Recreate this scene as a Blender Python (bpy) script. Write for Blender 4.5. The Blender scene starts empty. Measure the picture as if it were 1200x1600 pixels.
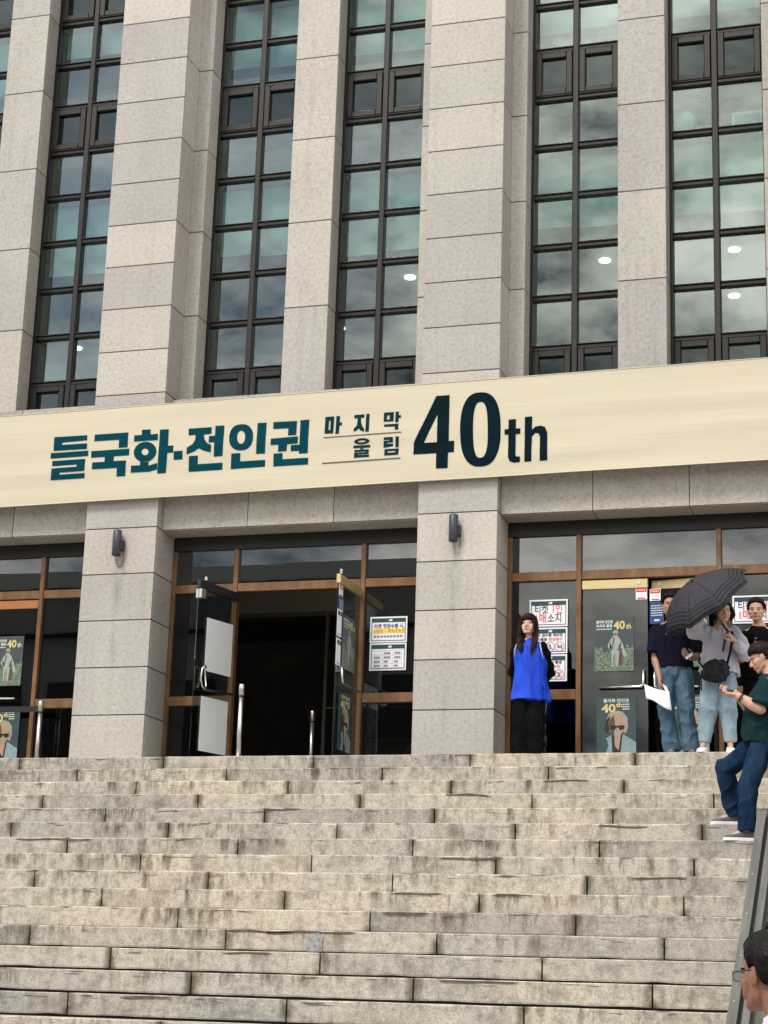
import bpy, bmesh, math, random
import numpy as np
from mathutils import Vector, Matrix, noise
random.seed(7)
SC = bpy.context.scene
COL = SC.collection
R = math.radians

# ------------------------------------------------------------------ camera
CAM = bpy.data.cameras.new('camera')
cam = bpy.data.objects.new('camera', CAM); COL.objects.link(cam)
yaw, pit, rol = 0.3023, 0.2601, 0.0327
r0 = Vector((math.cos(yaw), math.sin(yaw), 0)); f0 = Vector((-math.sin(yaw), math.cos(yaw), 0)); u0 = Vector((0, 0, 1))
fw = f0*math.cos(pit) + u0*math.sin(pit); u1 = u0*math.cos(pit) - f0*math.sin(pit)
rt = r0*math.cos(rol) + u1*math.sin(rol); up = u1*math.cos(rol) - r0*math.sin(rol)
M = Matrix((rt, up, -fw)).transposed().to_4x4(); M.translation = (7.4308, -19.7772, -2.5879)
cam.matrix_world = M
CAM.sensor_fit = 'VERTICAL'; CAM.sensor_height = 24; CAM.sensor_width = 18
CAM.lens = 2934.39/1600*24
CAM.clip_end = 3000; CAM.clip_start = .05
SC.camera = cam

# ------------------------------------------------------------------ sky and sun
SUN_EL, SUN_AZ = R(52), R(205)          # azimuth measured clockwise from +Y
W = bpy.data.worlds.new('World'); SC.world = W; W.use_nodes = True
nt = W.node_tree; N = nt.nodes; L = nt.links
for n in list(N): N.remove(n)
out = N.new('ShaderNodeOutputWorld'); bg = N.new('ShaderNodeBackground'); bg.inputs[1].default_value = .085
sky = N.new('ShaderNodeTexSky'); sky.sky_type = 'NISHITA'; sky.sun_disc = False
sky.sun_elevation = SUN_EL; sky.sun_rotation = SUN_AZ; sky.dust_density = .8; sky.air_density = 1
tc = N.new('ShaderNodeTexCoord'); mp = N.new('ShaderNodeMapping'); mp.inputs['Scale'].default_value = (1, 1, 1.9); mp.inputs['Location'].default_value = (6.676, 24.114, 7.161)
L.new(tc.outputs['Generated'], mp.inputs[0])
n1 = N.new('ShaderNodeTexNoise'); n1.inputs['Scale'].default_value = 1.3; n1.inputs['Detail'].default_value = 8; n1.inputs['Roughness'].default_value = .56
n2 = N.new('ShaderNodeTexNoise'); n2.inputs['Scale'].default_value = 6.5; n2.inputs['Detail'].default_value = 9; n2.inputs['Roughness'].default_value = .62
L.new(mp.outputs[0], n1.inputs[0]); L.new(mp.outputs[0], n2.inputs[0])
c1 = N.new('ShaderNodeValToRGB'); c1.color_ramp.elements[0].position = .22; c1.color_ramp.elements[1].position = .43
c2 = N.new('ShaderNodeValToRGB')
c2.color_ramp.elements[0].position = .40; c2.color_ramp.elements[0].color = (2.1, 2.35, 2.7, 1)
c2.color_ramp.elements[1].position = .64; c2.color_ramp.elements[1].color = (20, 19.2, 17.6, 1)
L.new(n1.outputs[0], c1.inputs[0]); L.new(n2.outputs[0], c2.inputs[0])
mx = N.new('ShaderNodeMix'); mx.data_type = 'RGBA'
L.new(c1.outputs[0], mx.inputs[0]); L.new(sky.outputs[0], mx.inputs[6]); L.new(c2.outputs[0], mx.inputs[7])
L.new(mx.outputs[2], bg.inputs[0]); L.new(bg.outputs[0], out.inputs[0])

sl = bpy.data.lights.new('sun', 'SUN'); sl.energy = 1.5; sl.angle = R(16); sl.color = (1, .95, .88)
so = bpy.data.objects.new('sun', sl); COL.objects.link(so)
sd = Vector((math.sin(SUN_AZ)*math.cos(SUN_EL), math.cos(SUN_AZ)*math.cos(SUN_EL), math.sin(SUN_EL)))
so.rotation_euler = sd.to_track_quat('Z', 'Y').to_euler(); so.location = (0, -20, 30)

SC.view_settings.view_transform = 'Standard'; SC.view_settings.look = 'None'
SC.view_settings.exposure = 0.95; SC.view_settings.gamma = 1; SC.view_settings.use_curve_mapping = False

# ------------------------------------------------------------------ materials
def srgb(r, g, b):
    f = lambda c: (c/255/12.92 if c/255 <= .04045 else ((c/255+.055)/1.055)**2.4)
    return (f(r), f(g), f(b))
class NT:
    """small node helper"""
    def __init__(s, name):
        s.m = bpy.data.materials.new(name); s.m.use_nodes = True
        s.t = s.m.node_tree; s.n = s.t.nodes; s.l = s.t.links
        s.b = s.n['Principled BSDF']
    def add(s, t, **kw):
        n = s.n.new(t)
        for k, v in kw.items(): setattr(n, k, v)
        return n
    def link(s, a, b): s.l.new(a, b)
    def noise(s, vec, scale, detail=4, rough=.55):
        n = s.add('ShaderNodeTexNoise'); n.inputs['Scale'].default_value = scale; n.inputs['Detail'].default_value = detail; n.inputs['Roughness'].default_value = rough
        if vec: s.link(vec, n.inputs['Vector'])
        return n.outputs[0]
    def map(s, vec, scale=(1, 1, 1), loc=(0, 0, 0)):
        n = s.add('ShaderNodeMapping'); n.inputs['Scale'].default_value = scale; n.inputs['Location'].default_value = loc
        s.link(vec, n.inputs[0]); return n.outputs[0]
    def ramp(s, x, stops):
        n = s.add('ShaderNodeValToRGB'); e = n.color_ramp.elements
        while len(e) < len(stops): e.new(.5)
        for i, (p, c) in enumerate(stops):
            e[i].position = p; e[i].color = (*c, 1) if not isinstance(c, (int, float)) else (c, c, c, 1)
        s.link(x, n.inputs[0]); return n.outputs[0]
    def mix(s, f, a, b, mode='MIX'):
        n = s.add('ShaderNodeMix'); n.data_type = 'RGBA'; n.blend_type = mode
        for i, v in ((0, f), (6, a), (7, b)):
            if isinstance(v, (int, float)): n.inputs[i].default_value = v
            elif isinstance(v, tuple): n.inputs[i].default_value = (*v, 1)
            else: s.link(v, n.inputs[i])
        return n.outputs[2]
    def math(s, op, a, b=0.0, c=0.0):
        n = s.add('ShaderNodeMath', operation=op)
        for i, v in enumerate((a, b, c)):
            if isinstance(v, (int, float)): n.inputs[i].default_value = v
            else: s.link(v, n.inputs[i])
        return n.outputs[0]
    def pos(s): return s.add('ShaderNodeNewGeometry').outputs['Position']
    def gen(s): return s.add('ShaderNodeTexCoord').outputs['Generated']
    def obj(s): return s.add('ShaderNodeTexCoord').outputs['Object']
    def rnd(s): return s.add('ShaderNodeObjectInfo').outputs['Random']
    def bump(s, h, strength=.3, dist=.01):
        n = s.add('ShaderNodeBump'); n.inputs['Strength'].default_value = strength; n.inputs['Distance'].default_value = dist
        s.link(h, n.inputs['Height']); s.link(n.outputs[0], s.b.inputs['Normal'])
    def color(s, c):
        if isinstance(c, tuple): s.b.inputs['Base Color'].default_value = (*c, 1)
        else: s.link(c, s.b.inputs['Base Color'])
    def set(s, rough=.6, metal=0.0, spec=None, sheen=None):
        s.b.inputs['Roughness'].default_value = rough; s.b.inputs['Metallic'].default_value = metal
        if spec is not None: s.b.inputs['Specular IOR Level'].default_value = spec
        if sheen: s.b.inputs['Sheen Weight'].default_value = sheen; s.b.inputs['Sheen Roughness'].default_value = .5

def plain(name, c, rough=.6, metal=0.0, var=.06, scale=30, bump=0.0, spec=None):
    m = NT(name); v = m.noise(m.pos(), scale, 5)
    k = m.ramp(v, [(.25, 1-var*2), (.75, 1+var)])
    m.color(m.mix(1.0, c, k, 'MULTIPLY')); m.set(rough, metal, spec)
    if bump: m.bump(v, bump, .004)
    return m.m

def granite(name, c, streak=.25, rnd=.10):
    m = NT(name); p = m.pos()
    fine = m.noise(p, 95, 3, .7); mid = m.noise(p, 24, 4, .7); big = m.noise(m.map(p, (1, 1, .55)), 1.3, 4)
    col = m.mix(1.0, c, m.ramp(fine, [(.30, .62), (.48, 1.0), (.70, 1.26)]), 'MULTIPLY')
    col = m.mix(1.0, col, m.ramp(mid, [(.28, .74), (.5, 1.0), (.74, 1.14)]), 'MULTIPLY')
    col = m.mix(1.0, col, m.ramp(big, [(.3, .90), (.7, 1.06)]), 'MULTIPLY')
    st = m.noise(m.map(p, (7, 7, .35)), 1.6, 5, .6)           # rain streaks
    col = m.mix(m.ramp(st, [(.56, 0.0), (.78, streak)]), col, (c[0]*.55, c[1]*.52, c[2]*.48))
    if name == 'pinkish_granite':      # run-off stains below the two wall lamps
        sx = m.add('ShaderNodeSeparateXYZ'); m.link(p, sx.inputs[0])
        zr = m.math('MULTIPLY', m.ramp(m.math('MULTIPLY', sx.outputs[2], .3), [(.30, 0.0), (.70, .85), (.765, .9), (.775, 0.0)]), m.ramp(m.noise(m.map(p, (9, 9, 1.2)), 2.2, 4), [(.36, 0.0), (.60, 1.0)]))
        for lx in (-2.0, 2.11):
            xr = m.ramp(m.math('ABSOLUTE', m.math('SUBTRACT', sx.outputs[0], lx)), [(.0, 1.0), (.035, .55), (.11, 0.0)])
            col = m.mix(m.math('MULTIPLY', m.math('MULTIPLY', xr, zr), .55), col, (.10, .085, .07))
    r = m.rnd(); r2 = m.math('MULTIPLY_ADD', r, rnd*2, 1-rnd)
    cr = m.add('ShaderNodeCombineColor'); m.link(r2, cr.inputs[0]); m.link(r2, cr.inputs[1]); m.link(m.math('MULTIPLY_ADD', r, rnd*1.5, 1-rnd*.85), cr.inputs[2])
    m.color(m.mix(1.0, col, cr.outputs[0], 'MULTIPLY')); m.set(.62, 0, .35)
    m.bump(fine, .25, .003); return m.m

def stepstone():
    m = NT('weathered_step_stone'); p = m.pos(); g = m.gen()
    c = (.447, .408, .354)
    fine = m.noise(p, 75, 4, .7); mid = m.noise(p, 15, 5, .65); big = m.noise(p, 1.1, 4)
    col = m.mix(m.ramp(big, [(.35, 0.0), (.65, 1.0)]), c, (.395, .374, .338))
    col = m.mix(1.0, col, m.ramp(fine, [(.28, .55), (.5, 1.0), (.72, 1.3)]), 'MULTIPLY')
    col = m.mix(1.0, col, m.ramp(mid, [(.28, .62), (.5, 1.0), (.75, 1.16)]), 'MULTIPLY')
    st = m.noise(m.map(p, (6, 3, 1.4)), 1.7, 7, .70)
    patch = m.noise(m.map(p, (.8, .8, 2.5), (3.1, 0, 1)), 1.2, 3)
    k = m.math('MULTIPLY', m.ramp(st, [(.47, 0.0), (.63, 1.0)]), m.ramp(patch, [(.40, .14), (.60, 1.0)]))
    sp0 = m.add('ShaderNodeSeparateXYZ'); m.link(g, sp0.inputs[0]); k = m.math('MULTIPLY', k, m.ramp(sp0.outputs[2], [(.0, .45), (.75, 1.0)]))
    col = m.mix(k, col, (.105, .088, .066))
    bl = m.noise(m.map(p, (1.5, 1, 2.2), (7, 0, 3)), 2.3, 6, .68)
    col = m.mix(m.ramp(bl, [(.52, 0.0), (.70, .55)]), col, (.17, .15, .125))
    sep = m.add('ShaderNodeSeparateXYZ'); m.link(g, sep.inputs[0])
    # dark lichen crusts under the nosing and damp ends of each stone
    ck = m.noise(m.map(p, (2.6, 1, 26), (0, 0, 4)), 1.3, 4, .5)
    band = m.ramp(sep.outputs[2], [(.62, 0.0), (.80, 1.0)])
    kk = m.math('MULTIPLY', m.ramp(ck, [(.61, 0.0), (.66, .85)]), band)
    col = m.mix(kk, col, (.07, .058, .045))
    ends = m.math('ABSOLUTE', m.math('SUBTRACT', sep.outputs[0], .5))
    en = m.math('MULTIPLY', m.ramp(ends, [(.462, 0.0), (.494, 1.0)]), m.ramp(m.noise(p, 6, 3), [(.36, 0.0), (.56, .95)]))
    col = m.mix(en, col, (.10, .085, .055))
    r = m.rnd(); rr = m.ramp(r, [(0.0, (.80, .80, .82)), (.5, (1, 1, 1)), (1.0, (1.14, 1.11, 1.04))])
    m.color(m.mix(1.0, col, rr, 'MULTIPLY')); m.set(.8, 0, .25)
    m.bump(m.mix(.5, fine, mid), .5, .006); return m.m

def glass(name, tint, refl, rough=0.0, rcol=(1, 1, 1)):
    m = NT(name); n = m.n; n.remove(m.b)
    tr = m.add('ShaderNodeBsdfTransparent'); tr.inputs[0].default_value = (*tint, 1)
    gl = m.add('ShaderNodeBsdfGlossy'); gl.inputs[0].default_value = (*rcol, 1); gl.inputs['Roughness'].default_value = rough
    lw = m.add('ShaderNodeLayerWeight'); lw.inputs[0].default_value = .5
    f5 = m.math('POWER', lw.outputs['Facing'], 5.0)
    fac = m.math('MULTIPLY_ADD', f5, 1-refl, refl)
    bw = m.noise(m.pos(), .9, 2); bp = m.add('ShaderNodeBump'); bp.inputs['Strength'].default_value = .012; bp.inputs['Distance'].default_value = .05
    m.link(bw, bp.inputs['Height']); m.link(bp.outputs[0], gl.inputs['Normal'])
    ms = m.add('ShaderNodeMixShader'); m.link(fac, ms.inputs[0]); m.link(tr.outputs[0], ms.inputs[1]); m.link(gl.outputs[0], ms.inputs[2])
    m.link(ms.outputs[0], n['Material Output'].inputs[0]); return m.m

def emit(name, c, s):
    m = NT(name); m.color((.8, .8, .8)); m.b.inputs['Emission Color'].default_value = (*c, 1); m.b.inputs['Emission Strength'].default_value = s; return m.m

def cloth(name, c, rough=.85, weave=0.0, fold=.10, wash=None, spec=.2):
    m = NT(name); p = m.pos()
    v = m.noise(p, 9, 5, .6); col = m.mix(1.0, c, m.ramp(v, [(.25, 1-fold*2), (.75, 1+fold)]), 'MULTIPLY')
    if wash:
        col = m.mix(m.ramp(m.noise(m.map(p, (1, 1, .5)), 7, 4), [(.45, 0.0), (.7, .75)]), col, wash)
    f = m.noise(p, 260, 2)
    if weave: col = m.mix(1.0, col, m.ramp(f, [(.3, 1-weave), (.7, 1+weave)]), 'MULTIPLY')
    m.color(col); m.set(rough, 0, spec); m.bump(m.noise(p, 60, 4), .25, .004); return m.m

def skin(name, c):
    m = NT(name); v = m.noise(m.pos(), 26, 4)
    col = m.mix(m.ramp(v, [(.3, 0.0), (.7, .35)]), c, (c[0]*1.05, c[1]*.80, c[2]*.72))
    m.color(col); m.set(.48, 0, .4); m.b.inputs['Subsurface Weight'].default_value = .12; m.b.inputs['Subsurface Radius'].default_value = (.012, .005, .003); m.b.inputs['Subsurface Scale'].default_value = .5
    m.bump(m.noise(m.pos(), 220, 2), .12, .002); return m.m

def hairmat(name, c):
    m = NT(name); v = m.noise(m.map(m.obj(), (1, 1, .18)), 130, 3)
    m.color(m.mix(1.0, c, m.ramp(v, [(.3, .4), (.7, 1.4)]), 'MULTIPLY')); m.set(.5, 0, .10); m.bump(v, .4, .002); return m.m

STONE = granite('pinkish_granite', (.412, .386, .364), .38, .14)
STONE2 = granite('beige_granite', (.40, .37, .34), .34)
JOINT = plain('mortar_joint', (.085, .072, .062), .9)
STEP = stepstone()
PAVE = granite('plaza_granite', (.30, .28, .25), .1)
MORT = plain('dark_mortar', (.10, .085, .068), .95, 0, .3, 25)
DARK = plain('dark_core', (.02, .018, .016), .95)
WFRAME = plain('dark_bronze_frame', (.016, .0135, .0125), .38, .2, .12)
BRONZE = NT('worn_bronze'); _p = BRONZE.pos(); _v = BRONZE.noise(BRONZE.map(_p, (1, 1, .4)), 9, 5)
BRONZE.color(BRONZE.mix(BRONZE.ramp(_v, [(.35, 0.0), (.7, 1.0)]), (.150, .078, .036), (.25, .138, .068))); BRONZE.set(.42, .45); BRONZE = BRONZE.m
BRASS = plain('brushed_brass', (.66, .52, .28), .38, .7, .03, 4)
ORANGE = plain('copper_rail', (.50, .20, .085), .35, .6, .1)
STEEL = plain('brushed_steel', (.62, .61, .60), .27, .9, .05)
CHROME = plain('satin_steel_pull', (.72, .71, .69), .2, .95, .03)
BLACKM = plain('black_metal', (.018, .018, .02), .45, .2)
LAMPM = plain('slate_blue_metal', (.045, .052, .065), .45, .3)
GLASSU = glass('upper_window_glass', (.64, .77, .75), .135, 0, (.94, .97, .95))
GLASSC = glass('casement_glass', (.25, .33, .33), .07, 0, (.8, .9, .9))
GLASSL = glass('entrance_glass', (.36, .40, .39), .10, 0, (.95, .97, 1))
GLASSP = glass('side_light_glass', (.30, .34, .33), .05, 0, (.95, .97, 1))
GLASSD = glass('door_glass', (.70, .76, .75), .09)
BLIND = plain('white_roller_blind', (.74, .77, .74), .8, 0, .03)
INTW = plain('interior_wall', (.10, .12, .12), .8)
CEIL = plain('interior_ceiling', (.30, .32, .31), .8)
BOARD = plain('beige_sill_board', (.50, .43, .33), .7, 0, .1, 4)
PLENUM = plain('blue_grey_panel', (.10, .13, .15), .7)
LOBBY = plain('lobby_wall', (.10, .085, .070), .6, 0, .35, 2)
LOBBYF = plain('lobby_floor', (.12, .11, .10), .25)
WHITEP = plain('white_paper', (.80, .81, .86), .7, 0, .02, 6)
_q = NT('thin_white_sheet'); _d = _q.add('ShaderNodeBsdfDiffuse'); _d.inputs[0].default_value = (.95, .955, .97, 1); _tl = _q.add('ShaderNodeBsdfTranslucent'); _tl.inputs[0].default_value = (.93, .935, .97, 1)
_ms = _q.add('ShaderNodeMixShader'); _ms.inputs[0].default_value = .5; _q.link(_d.outputs[0], _ms.inputs[1]); _q.link(_tl.outputs[0], _ms.inputs[2]); _q.link(_ms.outputs[0], _q.n['Material Output'].inputs[0]); SHEET = _q.m
LIGHTE = emit('downlight_glow', (1, .97, .9), 4)

# ------------------------------------------------------------------ mesh helpers
def link(name, me, mat=None, parent=None, loc=None):
    o = bpy.data.objects.new(name, me); COL.objects.link(o)
    if mat is not None and me is not None:
        for m in (mat if isinstance(mat, (list, tuple)) else [mat]): me.materials.append(m)
    if loc: o.location = loc
    if parent:
        o.parent = parent
    return o
def empty(name, loc=(0, 0, 0)):
    o = bpy.data.objects.new(name, None); COL.objects.link(o); o.location = loc; return o
def tag(o, label=None, cat=None, group=None, kind=None):
    if label: o['label'] = label
    if cat: o['category'] = cat
    if group: o['group'] = group
    if kind: o['kind'] = kind
    return o
class MB:
    def __init__(s): s.v = []; s.f = []; s.mi = []
    def quadbox(s, x0, x1, y0, y1, z0, z1, b=0.0, mi=0):
        k = len(s.v)
        if b <= 0:
            s.v += [(x, y, z) for z in (z0, z1) for x, y in ((x0, y0), (x1, y0), (x1, y1), (x0, y1))]
            s.f += [tuple(k+i for i in q) for q in ((0, 3, 2, 1), (4, 5, 6, 7), (0, 1, 5, 4), (1, 2, 6, 5), (2, 3, 7, 6), (3, 0, 4, 7))]
            s.mi += [mi]*6; return s
        # chamfered box: 24 verts
        P = {}
        for a, (lo, hi) in enumerate(((x0, x1), (y0, y1), (z0, z1))): pass
        lims = ((x0, x1), (y0, y1), (z0, z1)); idx = {}
        for sx in (0, 1):
            for sy in (0, 1):
                for sz in (0, 1):
                    sg = (sx, sy, sz)
                    for ax in range(3):   # vertex lying on the face of axis ax
                        c = []
                        for a in range(3):
                            v = lims[a][sg[a]]
                            if a != ax: v += b if sg[a] == 0 else -b
                            c.append(v)
                        idx[(sg, ax)] = len(s.v); s.v.append(tuple(c))
        def face(vs):
            p = [Vector(s.v[i]) for i in vs]; n = (p[1]-p[0]).cross(p[2]-p[0]); ctr = sum(p, Vector())/len(p)
            mid = Vector(((x0+x1)/2, (y0+y1)/2, (z0+z1)/2))
            if n.dot(ctr-mid) < 0: vs = vs[::-1]
            s.f.append(tuple(vs)); s.mi.append(mi)
        for ax in range(3):
            o1, o2 = [a for a in range(3) if a != ax]
            for sd_ in (0, 1):
                q = []
                for d1, d2 in ((0, 0), (1, 0), (1, 1), (0, 1)):
                    g = [0, 0, 0]; g[ax] = sd_; g[o1] = d1; g[o2] = d2; q.append(idx[(tuple(g), ax)])
                face(q)
            # edges parallel to ax
            for d1 in (0, 1):
                for d2 in (0, 1):
                    ga = [0, 0, 0]; gb = [0, 0, 0]; ga[ax] = 0; gb[ax] = 1
                    for g in (ga, gb): g[o1] = d1; g[o2] = d2
                    face([idx[(tuple(ga), o1)], idx[(tuple(gb), o1)], idx[(tuple(gb), o2)], idx[(tuple(ga), o2)]])
        for sx in (0, 1):
            for sy in (0, 1):
                for sz in (0, 1): face([idx[((sx, sy, sz), a)] for a in range(3)])
        return s
    def poly(s, pts, mi=0):
        k = len(s.v); s.v += [tuple(p) for p in pts]; s.f.append(tuple(range(k, k+len(pts)))); s.mi.append(mi); return s
    def prism(s, quad, nrm, th, mi=0):
        """closed slab from a planar polygon, thickness th along -nrm"""
        q = [Vector(p) for p in quad]; d = Vector(nrm)*th; k = len(s.v); n = len(q)
        s.v += [tuple(p) for p in q] + [tuple(p-d) for p in q]
        s.f.append(tuple(range(k, k+n))); s.f.append(tuple(range(k+2*n-1, k+n-1, -1)))
        for i in range(n):
            j = (i+1) % n; s.f.append((k+i, k+n+i, k+n+j, k+j))
        s.mi += [mi]*(n+2); return s
    def tube(s, pts, rad, n=10, mi=0, closed=False, caps=True):
        pts = [Vector(p) for p in pts]; m = len(pts); rad = rad if isinstance(rad, (list, tuple)) else [rad]*m
        k0 = len(s.v); prev = None
        for i, p in enumerate(pts):
            a = pts[i-1] if (i > 0 or closed) else p; b = pts[(i+1) % m] if (i < m-1 or closed) else p
            t = (b-a).normalized()
            if prev is None:
                prev = t.cross(Vector((0, 0, 1)) if abs(t.z) < .9 else Vector((1, 0, 0))).normalized()
            prev = (prev - t*prev.dot(t)).normalized(); w = t.cross(prev)
            for j in range(n):
                an = 2*math.pi*j/n; s.v.append(tuple(p + (prev*math.cos(an)+w*math.sin(an))*rad[i]))
        for i in range(m if closed else m-1):
            for j in range(n):
                a = k0+i*n+j; b = k0+i*n+(j+1) % n; i2 = (i+1) % m
                s.f.append((a, b, k0+i2*n+(j+1) % n, k0+i2*n+j)); s.mi.append(mi)
        if caps and not closed:
            s.f.append(tuple(k0+j for j in range(n-1, -1, -1))); s.f.append(tuple(k0+(m-1)*n+j for j in range(n))); s.mi += [mi, mi]
        return s
    def me(s, name, smooth=False):
        m = bpy.data.meshes.new(name); m.from_pydata(s.v, [], s.f); m.update()
        m.polygons.foreach_set('material_index', s.mi)
        if smooth: m.polygons.foreach_set('use_smooth', [True]*len(m.polygons))
        return m
    def build(s, name, mat, parent=None, smooth=False):
        return link(name, s.me(name, smooth), mat, parent)
def box(name, x0, x1, y0, y1, z0, z1, mat, parent=None, b=0.0):
    return MB().quadbox(x0, x1, y0, y1, z0, z1, b).build(name, mat, parent)
_slabs = {}
def slab(name, x0, x1, y0, y1, z0, z1, mat, parent=None, b=.004):
    """box with shared mesh data among equal sizes"""
    key = (round(x1-x0, 4), round(y1-y0, 4), round(z1-z0, 4), mat.name, b)
    if key not in _slabs:
        m = MB().quadbox(0, x1-x0, 0, y1-y0, 0, z1-z0, b).me(name); m.materials.append(mat); _slabs[key] = m
    return link(name, _slabs[key], None, parent, (x0, y0, z0))

# ------------------------------------------------------------------ staircase and ground
YE, TR, RI = 1.1058, .3844, .1799
NST = 22
gz = -NST*RI
box('plaza_ground', -600, 600, -900, -YE-NST*TR+.5, gz-.3, gz, PAVE)['kind'] = 'structure'
box('far_ground', -600, 600, 40, 900, gz-.5, gz-.01, PAVE)['kind'] = 'structure'
stairs = MB()
for k in range(NST):      # dark core behind the stones, 2 cm back
    stairs.quadbox(-14, 12, -YE-k*TR+.03, 20 if k == 0 else -YE-(k-1)*TR+.05, -(k+1)*RI, -k*RI-.02)
stairs = stairs.build('staircase', DARK); stairs['kind'] = 'structure'
JOINTS = {0: [-2.51, -.79, .92, 2.62, 4.32], 1: [-1.61, .1, 1.8, 3.52], 2: [-.74, .93, 2.63, 4.34], 3: [-1.6, .12, 1.82, 3.53, 5.24], 4: [-.7, .98, 2.68, 4.37],
 5: [-1.52, .15, 1.85, 3.55, 5.23], 6: [-.71, 1.02, 2.7, 4.39], 7: [.23, 1.88, 3.56, 5.26], 8: [-.63, 1.06, 2.75, 4.43], 9: [.23, 1.92, 3.61, 5.28], 10: [1.12, 2.8, 4.49],
 11: [-.04, 1.71, 3.47, 5.24], 12: [.89, 2.65, 4.39], 13: [1.75, 3.51, 5.27], 14: [.92, 2.67, 4.43], 15: [1.85, 3.62, 5.22]}
def stone_block(x0, x1, depth, h, seed, gap=.006):
    """one step stone: slightly bowed, chipped nosing"""
    rn = random.Random(seed); n = max(4, int((x1-x0)/.14)); mb = MB(); prof = []
    for i in range(n+1):
        x = (x1-x0)*i/n; e = .0025*noise.noise(Vector((seed*1.7+x*2.2, 3, 1)))*2
        ch = .007 + .006*max(0, noise.noise(Vector((seed*3.1+x*5, 9, 2))))
        if noise.noise(Vector((seed*.77+x*2.8, 31, 7))) > .46: ch += .012
        zt = h + e*.8; bt = gap+.016*max(0, noise.noise(Vector((seed*2.3+x*3, 17, 5))))
        prof.append([(x, ch*.0+.004+e, bt), (x, e, bt+.012), (x, e, zt-ch), (x, e+ch*.9, zt), (x, depth, zt), (x, depth, bt)])
    for p in prof: mb.v += p
    for i in range(n):
        for j in range(6):
            a = i*6+j; b = i*6+(j+1) % 6; mb.f.append((b, a, a+6, b+6)); mb.mi.append(0)
    mb.f.append(tuple(range(5, -1, -1))[::-1]); mb.f.append(tuple(n*6+j for j in range(6))[::-1]); mb.mi += [0, 0]
    return mb
for k in range(NST):
    js = sorted(JOINTS.get(k, [.4+1.72*((k % 2)*.5), 2.1+1.72*((k % 2)*.5), 3.8+1.72*((k % 2)*.5)]))
    while js[0] > -7.5: js.insert(0, js[0]-1.7-random.uniform(-.05, .05))
    while js[-1] < 7.5: js.append(js[-1]+1.7+random.uniform(-.05, .05))
    for a, b in zip(js, js[1:]):
        sd_ = random.randint(1, 9999); w = b-a-.014
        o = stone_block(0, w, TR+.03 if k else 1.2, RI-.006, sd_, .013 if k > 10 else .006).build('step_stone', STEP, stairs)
        o.location = (a+.007, -YE-k*TR+random.uniform(-.004, .004), -(k+1)*RI+.004+random.uniform(-.0015, .0015))
# crumbling nosings patched with dark mortar, and one bluish patch
for k, xa, xb, dz in ((11, 1.71, 2.80, .012), (11, 2.05, 2.30, .030), (7, 3.05, 3.62, .035), (6, -1.25, -.45, .03), (3, 2.68, 3.10, .01), (14, 1.35, 1.75, .025), (12, 1.85, 2.25, .022), (13, 3.7, 4.3, .014), (9, 2.85, 3.3, .01), (9, 3.72, 4.0, .02), (5, 4.3, 4.75, .05), (15, 2.6, 3.2, .02), (2, 3.55, 4.0, .012), (8, 4.8, 5.25, .03), (10, 2.9, 3.3, .018), (4, .98, 1.35, .012)):
    mb = MB(); n = max(6, int((xb-xa)/.05)); rn = random.Random(k*7+int(xa*10)); lo, hi = [], []
    for i in range(n+1):
        x = xa+(xb-xa)*i/n; zc = -k*RI-.010-dz*.4+.012*noise.noise(Vector((x*4, k, 3))); w = (.006+.010*abs(noise.noise(Vector((x*7, k, 8)))))*(1 if 0 < i < n else .3)
        hi.append((x, -YE-k*TR-.0065, zc+w)); lo.append((x, -YE-k*TR-.0065, zc-w))
    for i in range(n): mb.poly([lo[i], lo[i+1], hi[i+1], hi[i]])
    mb.build('mortar_repair', MORT, stairs)
MB().poly([(2.40, -YE-11*TR-.007, -11*RI-.165), (2.53, -YE-11*TR-.007, -11*RI-.165), (2.54, -YE-11*TR-.007, -11*RI-.05), (2.50, -YE-11*TR-.007, -11*RI-.02), (2.44, -YE-11*TR-.007, -11*RI-.025), (2.41, -YE-11*TR-.007, -11*RI-.08)]).build('mortar_repair', plain('bluish_mortar', (.29, .305, .32), .85, 0, .3, 30), stairs)
# landing paving behind the first row of stones
i = 0
for a in np.arange(-9, 9, 1.2):
    slab('paving_slab', a+.004, a+1.196, .10, .95, -.10, 0.0, STEP, stairs, .004)
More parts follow.
